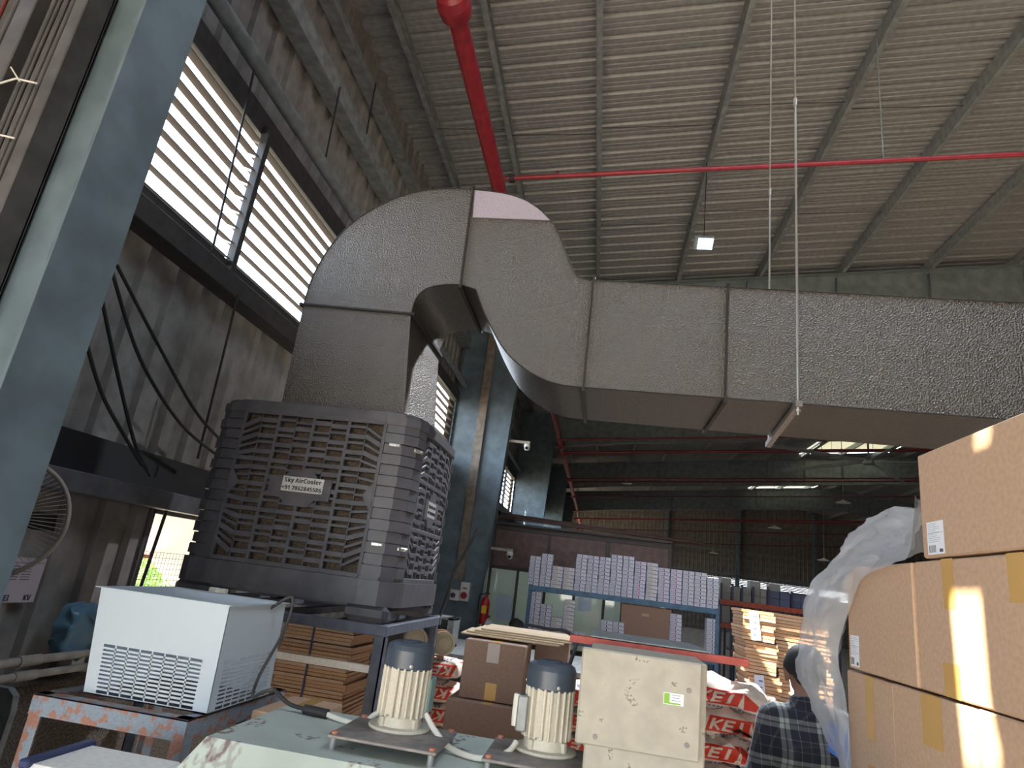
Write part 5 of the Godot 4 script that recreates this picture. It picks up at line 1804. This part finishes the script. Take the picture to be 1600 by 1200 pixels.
	tube(st, curve([Vector3(-0.02, 0.49, 0.0), Vector3(-0.11, 0.45, 0.02), Vector3(-0.11, 0.2, 0.03)]), 0.009, 6)
	obj("valve_hose", st, m.black, e)
	st = begin()
	bmm(st, Vector3(-0.06, 0.1, -0.36), Vector3(0.06, 0.13, -0.075))
	obj("bracket", st, m.darksteel, e)
	var tw := tag(obj("cloth_rag", pillow(0.14, 0.34, 0.05, 55, 0.03, false), m.towel), "pale rag hanging just below the fire extinguisher", "cloth") as Node3D
	tw.position = Vector3(-1.78, 0.55, -11.5)
	# cameras
	for q in [[Vector3(-1.765, 4.1, -12.1), 1.0, "on an arm high on the blue column, under the duct"], [Vector3(-1.85, 2.03, -12.1), 1.0, "low on the column beside the office partition"]]:
		var c := thing("security_camera", "pale bullet security camera " + q[2], "camera", q[0], 0.0, "security cameras on the columns")
		st = begin()
		bmm(st, Vector3(-0.16, 0.04, -0.03), Vector3(0.26, 0.09, 0.03), 0.004)
		obj("arm", st, m.pvc, c)
		st = begin()
		lathe(st, [Vector2(0, -0.09), Vector2(0.05, -0.08), Vector2(0.065, 0.0), Vector2(0.05, 0.05), Vector2(0, 0.05)], 16, Transform3D(Basis(Vector3.RIGHT, 0.5), Vector3(0.21, 0.0, 0.0)))
		obj("dome", st, m.white, c)
		st = begin()
		lathe(st, [Vector2(0, -0.1), Vector2(0.03, -0.098), Vector2(0.03, -0.08)], 12, Transform3D(Basis(Vector3.RIGHT, -0.9), Vector3(0.21, 0.0, 0.0)))
		obj("lens", st, m.black, c)
	# bench, case and spools behind the stand
	var b := thing("work_bench", "long grey work bench behind the cooler stand", "bench", Vector3(-1.1, -0.25, -7.2))
	st = begin()
	bmm(st, Vector3(-0.75, 1.03, -0.9), Vector3(1.1, 1.08, 0.6), 0.005)
	obj("top", st, m.metalgrey, b)
	for q in [[-0.7, -0.85], [-0.7, 0.55], [1.05, -0.85], [1.05, 0.55]]:
		st = begin()
		bmm(st, Vector3(q[0] - 0.03, 0, q[1] - 0.03), Vector3(q[0] + 0.03, 1.03, q[1] + 0.03))
		obj("leg", st, m.metalgrey, b)
	var mc := thing("metal_case", "open-fronted grey metal case on the bench beside the wire spools", "case", Vector3(-1.56, 0.832, -7.0))
	st = begin()
	bmm(st, Vector3(-0.12, 0, -0.25), Vector3(0.12, 0.30, -0.23))
	bmm(st, Vector3(-0.12, 0, -0.23), Vector3(-0.09, 0.30, 0.06), 0.004)
	bmm(st, Vector3(0.05, 0, -0.23), Vector3(0.12, 0.30, 0.06), 0.004)
	bmm(st, Vector3(-0.12, 0.27, -0.23), Vector3(0.12, 0.30, 0.06), 0.004)
	bmm(st, Vector3(-0.12, 0, -0.23), Vector3(0.12, 0.03, 0.06), 0.004)
	obj("shell", st, m.metalgrey, mc)
	for q in [[-1.15, "right, with copper wire, on the bags", 0], [-1.37, "left, with pale green wire, behind the stand's leg", 1]]:
		var sp := thing("wire_spool", "round wire spool, " + q[1], "spool", Vector3(q[0], 0.975 + 0.088, -5.2), 0.35, "wire spools")
		var xf := Transform3D(Basis(Vector3.RIGHT, PI / 2), Vector3.ZERO)
		st = begin()
		lathe(st, [Vector2(0, -0.09), Vector2(0.088, -0.09), Vector2(0.088, -0.075), Vector2(0.06, -0.075)], 28, xf)
		obj("back_flange", st, m.spool, sp)
		st = begin()
		lathe(st, [Vector2(0.06, 0.075), Vector2(0.088, 0.075), Vector2(0.088, 0.09), Vector2(0.07, 0.092), Vector2(0.066, 0.084), Vector2(0.045, 0.084), Vector2(0.042, 0.092), Vector2(0.0, 0.092)], 28, xf)
		obj("front_flange", st, m.spool, sp)
		st = begin()
		lathe(st, [Vector2(0.075, -0.075), Vector2(0.078, 0.0), Vector2(0.075, 0.075)], 28, xf)
		obj("winding", st, m.spoolgreen if q[2] else m.copper, sp)
	tag(obj("black_cable", tube_mesh([Vector3(-1.0, 1.95, -5.25), Vector3(-1.13, 1.6, -5.2), Vector3(-1.17, 1.4, -5.2), Vector3(-1.2, 1.15, -5.1), Vector3(-1.25, 0.9, -5.0)], 0.012), m.black), "black hose hanging behind the air cooler, in front of the socket-box column", "hose")
	# black cable over the red bar
	tag(obj("black_cable", tube_mesh([Vector3(-0.28, 1.42, -2.9), Vector3(-0.16, 1.44, -2.5), Vector3(-0.09, 1.46, -2.2), Vector3(-0.05, 1.44, -2.1), Vector3(-0.06, 1.38, -2.06), Vector3(-0.075, 1.30, -2.04), Vector3(-0.07, 1.2, -2.02)], 0.006), m.black), "black cable hanging over the left end of the red bar by the cream panel", "cable")

# ---------------------------------------------------------------- people
# bones: [a, b, radius a, radius b]; joined by a smooth minimum and meshed as surface nets
func nets(st: SurfaceTool, bones: Array, cell: float, k: float, ymin := -9.0, ymax := 9.0) -> void:
	var lo := Vector3.ONE * 99.0
	var hi := Vector3.ONE * -99.0
	for b in bones:
		var r: float = maxf(b[2], b[3]) + cell * 3.0 + k
		for p in [b[0], b[1]]:
			lo = lo.min(p - Vector3.ONE * r)
			hi = hi.max(p + Vector3.ONE * r)
	var n := Vector3i(((hi - lo) / cell).ceil()) + Vector3i.ONE
	var f := PackedFloat32Array()
	f.resize(n.x * n.y * n.z)
	f.fill(1.0)
	for b in bones:
		var pa: Vector3 = b[0]
		var pb: Vector3 = b[1]
		var r: float = maxf(b[2], b[3]) + cell * 2.5 + k
		var c0 := Vector3i(((pa.min(pb) - Vector3.ONE * r - lo) / cell).floor()).clamp(Vector3i.ZERO, n - Vector3i.ONE)
		var c1 := Vector3i(((pa.max(pb) + Vector3.ONE * r - lo) / cell).ceil()).clamp(Vector3i.ZERO, n - Vector3i.ONE)
		var ab := pb - pa
		var l2 := maxf(ab.length_squared(), 1e-8)
		for z in range(c0.z, c1.z + 1):
			for y in range(c0.y, c1.y + 1):
				for x in range(c0.x, c1.x + 1):
					var p := lo + Vector3(x, y, z) * cell
					var t := clampf((p - pa).dot(ab) / l2, 0.0, 1.0)
					var d: float = p.distance_to(pa + ab * t) - lerpf(b[2], b[3], t)
					var i := x + n.x * (y + n.y * z)
					var e := f[i]
					var h := maxf(k - absf(d - e), 0.0) / k
					f[i] = minf(d, e) - h * h * k * 0.25
	if ymin > -8.0 or ymax < 8.0:
		for z in n.z:
			for y in n.y:
				var py := lo.y + y * cell
				var cut := maxf(ymin - py, py - ymax)
				for x in n.x:
					var i := x + n.x * (y + n.y * z)
					f[i] = maxf(f[i], cut)
	var at := {}
	var step := [1, n.x, n.x * n.y]
	for z in n.z - 1:
		for y in n.y - 1:
			for x in n.x - 1:
				var i := x + n.x * (y + n.y * z)
				var neg := 0
				for c in 8:
					if f[i + (c & 1) + n.x * ((c >> 1) & 1) + step[2] * (c >> 2)] < 0.0: neg += 1
				if neg == 0 or neg == 8: continue
				var s := Vector3.ZERO
				var cnt := 0
				for c in 8:
					for ax in 3:
						if c & (1 << ax): continue
						var c2 := c | (1 << ax)
						var va := f[i + (c & 1) + n.x * ((c >> 1) & 1) + step[2] * (c >> 2)]
						var vb := f[i + (c2 & 1) + n.x * ((c2 >> 1) & 1) + step[2] * (c2 >> 2)]
						if (va < 0.0) == (vb < 0.0): continue
						var q := Vector3(c & 1, (c >> 1) & 1, c >> 2)
						q[ax] += va / (va - vb)
						s += q
						cnt += 1
				at[i] = lo + (Vector3(x, y, z) + s / cnt) * cell
	st.set_smooth_group(0)
	for i in at:
		for ax in 3:
			var j: int = i + step[ax]
			if j >= f.size() or (f[i] < 0.0) == (f[j] < 0.0): continue
			var u: int = step[(ax + 1) % 3]
			var v: int = step[(ax + 2) % 3]
			if not (at.has(i - u) and at.has(i - v) and at.has(i - u - v)): continue
			var q := [at[i], at[i - u], at[i - u - v], at[i - v]]
			if f[i] < 0.0: q.reverse()
			for t in [0, 1, 2, 0, 2, 3]: st.add_vertex(q[t])

func figure(label: String, at: Vector3, turn: float, J: Dictionary, shirt: Material, trousers: Material, fine: bool) -> void:
	var o := thing("person", label, "person", at, turn)
	var body := []
	var legs := []
	var top := []
	for s in ["l", "r"]:
		legs.append([J[s + "hip"], J[s + "knee"], 0.078, 0.055])
		legs.append([J[s + "knee"], J[s + "ankle"], 0.055, 0.038])
		top.append([J[s + "shoulder"], J[s + "elbow"], 0.055, 0.042])
		top.append([J[s + "elbow"], J[s + "wrist"], 0.042, 0.030])
		body.append([J[s + "ankle"], J[s + "ankle"] + Vector3(0, -0.045, -0.13), 0.036, 0.028])
	var mid: Vector3 = J.neck.lerp(J.pelvis, 0.35)
	var waist: Vector3 = J.neck.lerp(J.pelvis, 0.68)
	var w := Vector3(1, 0, 0)
	top.append([J.lshoulder.lerp(J.rshoulder, 0.12), J.lshoulder.lerp(J.rshoulder, 0.88), 0.066, 0.066])
	top.append([mid - w * 0.085, mid + w * 0.085, 0.118, 0.118])
	top.append([waist - w * 0.07, waist + w * 0.07, 0.105, 0.105])
	top.append([J.pelvis - w * 0.07, J.pelvis + w * 0.07, 0.115, 0.115])
	top.append([J.neck, mid, 0.065, 0.1])
	legs.append([J.pelvis - w * 0.07, J.pelvis + w * 0.07, 0.112, 0.112])
	var up: Vector3 = (J.head - J.neck).normalized()
	var fw: Vector3 = J.get("face", Vector3(0, -0.1, -1)).normalized()
	var skin := body.duplicate()
	for b in top + legs: skin.append([b[0], b[1], b[2] - 0.012, b[3] - 0.012])
	skin.append([J.neck - up * 0.04, J.head, 0.052, 0.055])
	var st := begin()
	nets(st, skin, 0.018 if fine else 0.03, 0.03)
	# head: cranium, jaw, brow, nose, lips, ears
	var sd := fw.cross(Vector3.UP).normalized()
	var hu := sd.cross(fw).normalized()
	var H: Vector3 = J.head
	var hd := [[H + hu * 0.035 + fw * -0.012, H + hu * 0.03 + fw * 0.015, 0.088, 0.082], [H - hu * 0.05 + fw * 0.03, H - hu * 0.085 + fw * 0.055, 0.06, 0.034], [H + hu * 0.01 + fw * 0.088, H - hu * 0.028 + fw * 0.108, 0.010, 0.015], [H - hu * 0.055 + fw * 0.086 - sd * 0.018, H - hu * 0.055 + fw * 0.086 + sd * 0.018, 0.009, 0.009], [H + hu * 0.028 + fw * 0.082 - sd * 0.035, H + hu * 0.028 + fw * 0.082 + sd * 0.035, 0.012, 0.012], [J.neck - up * 0.02, H - hu * 0.02, 0.05, 0.055]]
	for s in [-1.0, 1.0]: hd.append([H + sd * 0.083 * s + hu * 0.012, H + sd * 0.083 * s - hu * 0.028, 0.014, 0.010])
	nets(st, hd, 0.007 if fine else 0.012, 0.018)
	# hands: a palm, four fingers in two bends each and a thumb from its side
	for s in ["l", "r"]:
		var wr: Vector3 = J[s + "wrist"]
		var d: Vector3 = (wr - J[s + "elbow"]).normalized()
		var ac := d.cross(Vector3.UP).normalized()
		var cu := ac.cross(d).normalized() * -1.0
		var hb := [[wr, wr + d * 0.03, 0.026, 0.024], [wr + d * 0.05 - ac * 0.022, wr + d * 0.05 + ac * 0.022, 0.018, 0.018], [wr + d * 0.08 - ac * 0.028, wr + d * 0.08 + ac * 0.028, 0.014, 0.014]]
		for k in 4:
			var a := wr + d * 0.085 + ac * (-0.030 + 0.020 * k)
			var ln: float = [0.036, 0.042, 0.040, 0.030][k]
			var bq := a + (d + cu * 0.35).normalized() * ln
			hb.append([a, bq, 0.009, 0.0085])
			hb.append([bq, bq + (d * 0.5 + cu).normalized() * ln * 0.8, 0.0085, 0.0075])
		var th := wr + d * 0.03 + ac * 0.026 * (1.0 if s == "l" else -1.0)
		var t2 := th + (d * 0.6 + ac * 0.7 * (1.0 if s == "l" else -1.0) + cu * 0.3).normalized() * 0.035
		hb.append([th, t2, 0.012, 0.010])
		hb.append([t2, t2 + (d + cu * 0.4).normalized() * 0.028, 0.010, 0.008])
		nets(st, hb, 0.006 if fine else 0.012, 0.008)
	st.generate_normals()
	obj("body", st, m.skin, o)
	st = begin()
	var cloth := []
	for b in top: cloth.append([b[0], b[1], b[2] + 0.008, b[3] + 0.008])
	nets(st, cloth, 0.014 if fine else 0.026, 0.04, J.pelvis.y - 0.09, J.neck.y + 0.035)
	st.generate_normals()
	obj("shirt", st, shirt, o)
	st = begin()
	var ring := []
	for k in 17:
		var a := TAU * k / 16
		ring.append(J.neck + up * 0.018 + Vector3(cos(a) * 0.068, 0.012 * sin(a), sin(a) * 0.062))
	tube(st, ring, 0.013, 8, false)
	obj("collar", st, shirt, o)
	st = begin()
	var tr := []
	for b in legs: tr.append([b[0], b[1], b[2] + 0.006, b[3] + 0.012])
	nets(st, tr, 0.018 if fine else 0.03, 0.03, J.lankle.y - 0.02)
	st.generate_normals()
	obj("trousers", st, trousers, o)
	st = begin()
	nets(st, [[H + hu * 0.045 - fw * 0.02, H + hu * 0.045 + fw * 0.025, 0.090, 0.078], [H + hu * 0.02 - fw * 0.035, H - hu * 0.03 - fw * 0.045, 0.078, 0.052], [H + hu * 0.03 - sd * 0.05, H + hu * 0.03 + sd * 0.05, 0.045, 0.045]], 0.008 if fine else 0.014, 0.02)
	st.generate_normals()
	obj("hair", st, m.hair, o)
	st = begin()
	for s in ["l", "r"]:
		nets(st, [[J[s + "ankle"] + Vector3(0, -0.035, 0.03), J[s + "ankle"] + Vector3(0, -0.045, -0.15), 0.043, 0.034]], 0.012 if fine else 0.02, 0.01)
	st.generate_normals()
	obj("shoes", st, m.black, o)

func build_people() -> void:
	figure("person seen from behind in a black and grey plaid shirt, beside the wrapped pallet", Vector3(1.0, -0.25, -3.38), 0.12, {
		"head": Vector3(0.02, 1.585, -0.07), "neck": Vector3(0, 1.465, 0.0), "pelvis": Vector3(0, 0.90, 0.0), "face": Vector3(0.15, -0.35, -1),
		"lshoulder": Vector3(-0.165, 1.385, 0.0), "lelbow": Vector3(-0.245, 1.13, 0.03), "lwrist": Vector3(-0.19, 0.95, -0.17),
		"rshoulder": Vector3(0.165, 1.385, 0.0), "relbow": Vector3(0.245, 1.13, 0.03), "rwrist": Vector3(0.19, 0.95, -0.17),
		"lhip": Vector3(-0.085, 0.86, 0), "lknee": Vector3(-0.09, 0.48, -0.02), "lankle": Vector3(-0.09, 0.085, 0.02),
		"rhip": Vector3(0.085, 0.86, 0), "rknee": Vector3(0.09, 0.48, -0.02), "rankle": Vector3(0.09, 0.085, 0.02)}, m.plaid, m.denim, true)
	figure("person in a bright blue shirt sitting by the office partition", Vector3(-1.08, -0.25, -9.3), -1.2, {
		"head": Vector3(0.0, 1.20, -0.03), "neck": Vector3(0, 1.08, 0.0), "pelvis": Vector3(0, 0.55, 0.04), "face": Vector3(0.0, -0.15, -1),
		"lshoulder": Vector3(-0.165, 1.0, 0.0), "lelbow": Vector3(-0.2, 0.75, -0.05), "lwrist": Vector3(-0.12, 0.72, -0.28),
		"rshoulder": Vector3(0.165, 1.0, 0.0), "relbow": Vector3(0.2, 0.75, -0.05), "rwrist": Vector3(0.12, 0.72, -0.28),
		"lhip": Vector3(-0.09, 0.53, 0), "lknee": Vector3(-0.1, 0.53, -0.4), "lankle": Vector3(-0.1, 0.085, -0.38),
		"rhip": Vector3(0.09, 0.53, 0), "rknee": Vector3(0.1, 0.53, -0.4), "rankle": Vector3(0.1, 0.085, -0.38)}, m.blueshirt, m.denim, false)
	var c := thing("stool", "dark stool under the person in the blue shirt", "stool", Vector3(-1.08, -0.25, -9.3))
	var st := begin()
	lathe(st, [Vector2(0, 0.35), Vector2(0.18, 0.35), Vector2(0.19, 0.37), Vector2(0.18, 0.39), Vector2(0, 0.39)], 20)
	obj("seat", st, m.black, c)
	for k in 4:
		var a := PI / 4 + TAU * k / 4
		st = begin()
		tube(st, [Vector3(cos(a) * 0.13, 0.35, sin(a) * 0.13), Vector3(cos(a) * 0.19, 0.0, sin(a) * 0.19)], 0.012, 8)
		obj("leg", st, m.black, c)
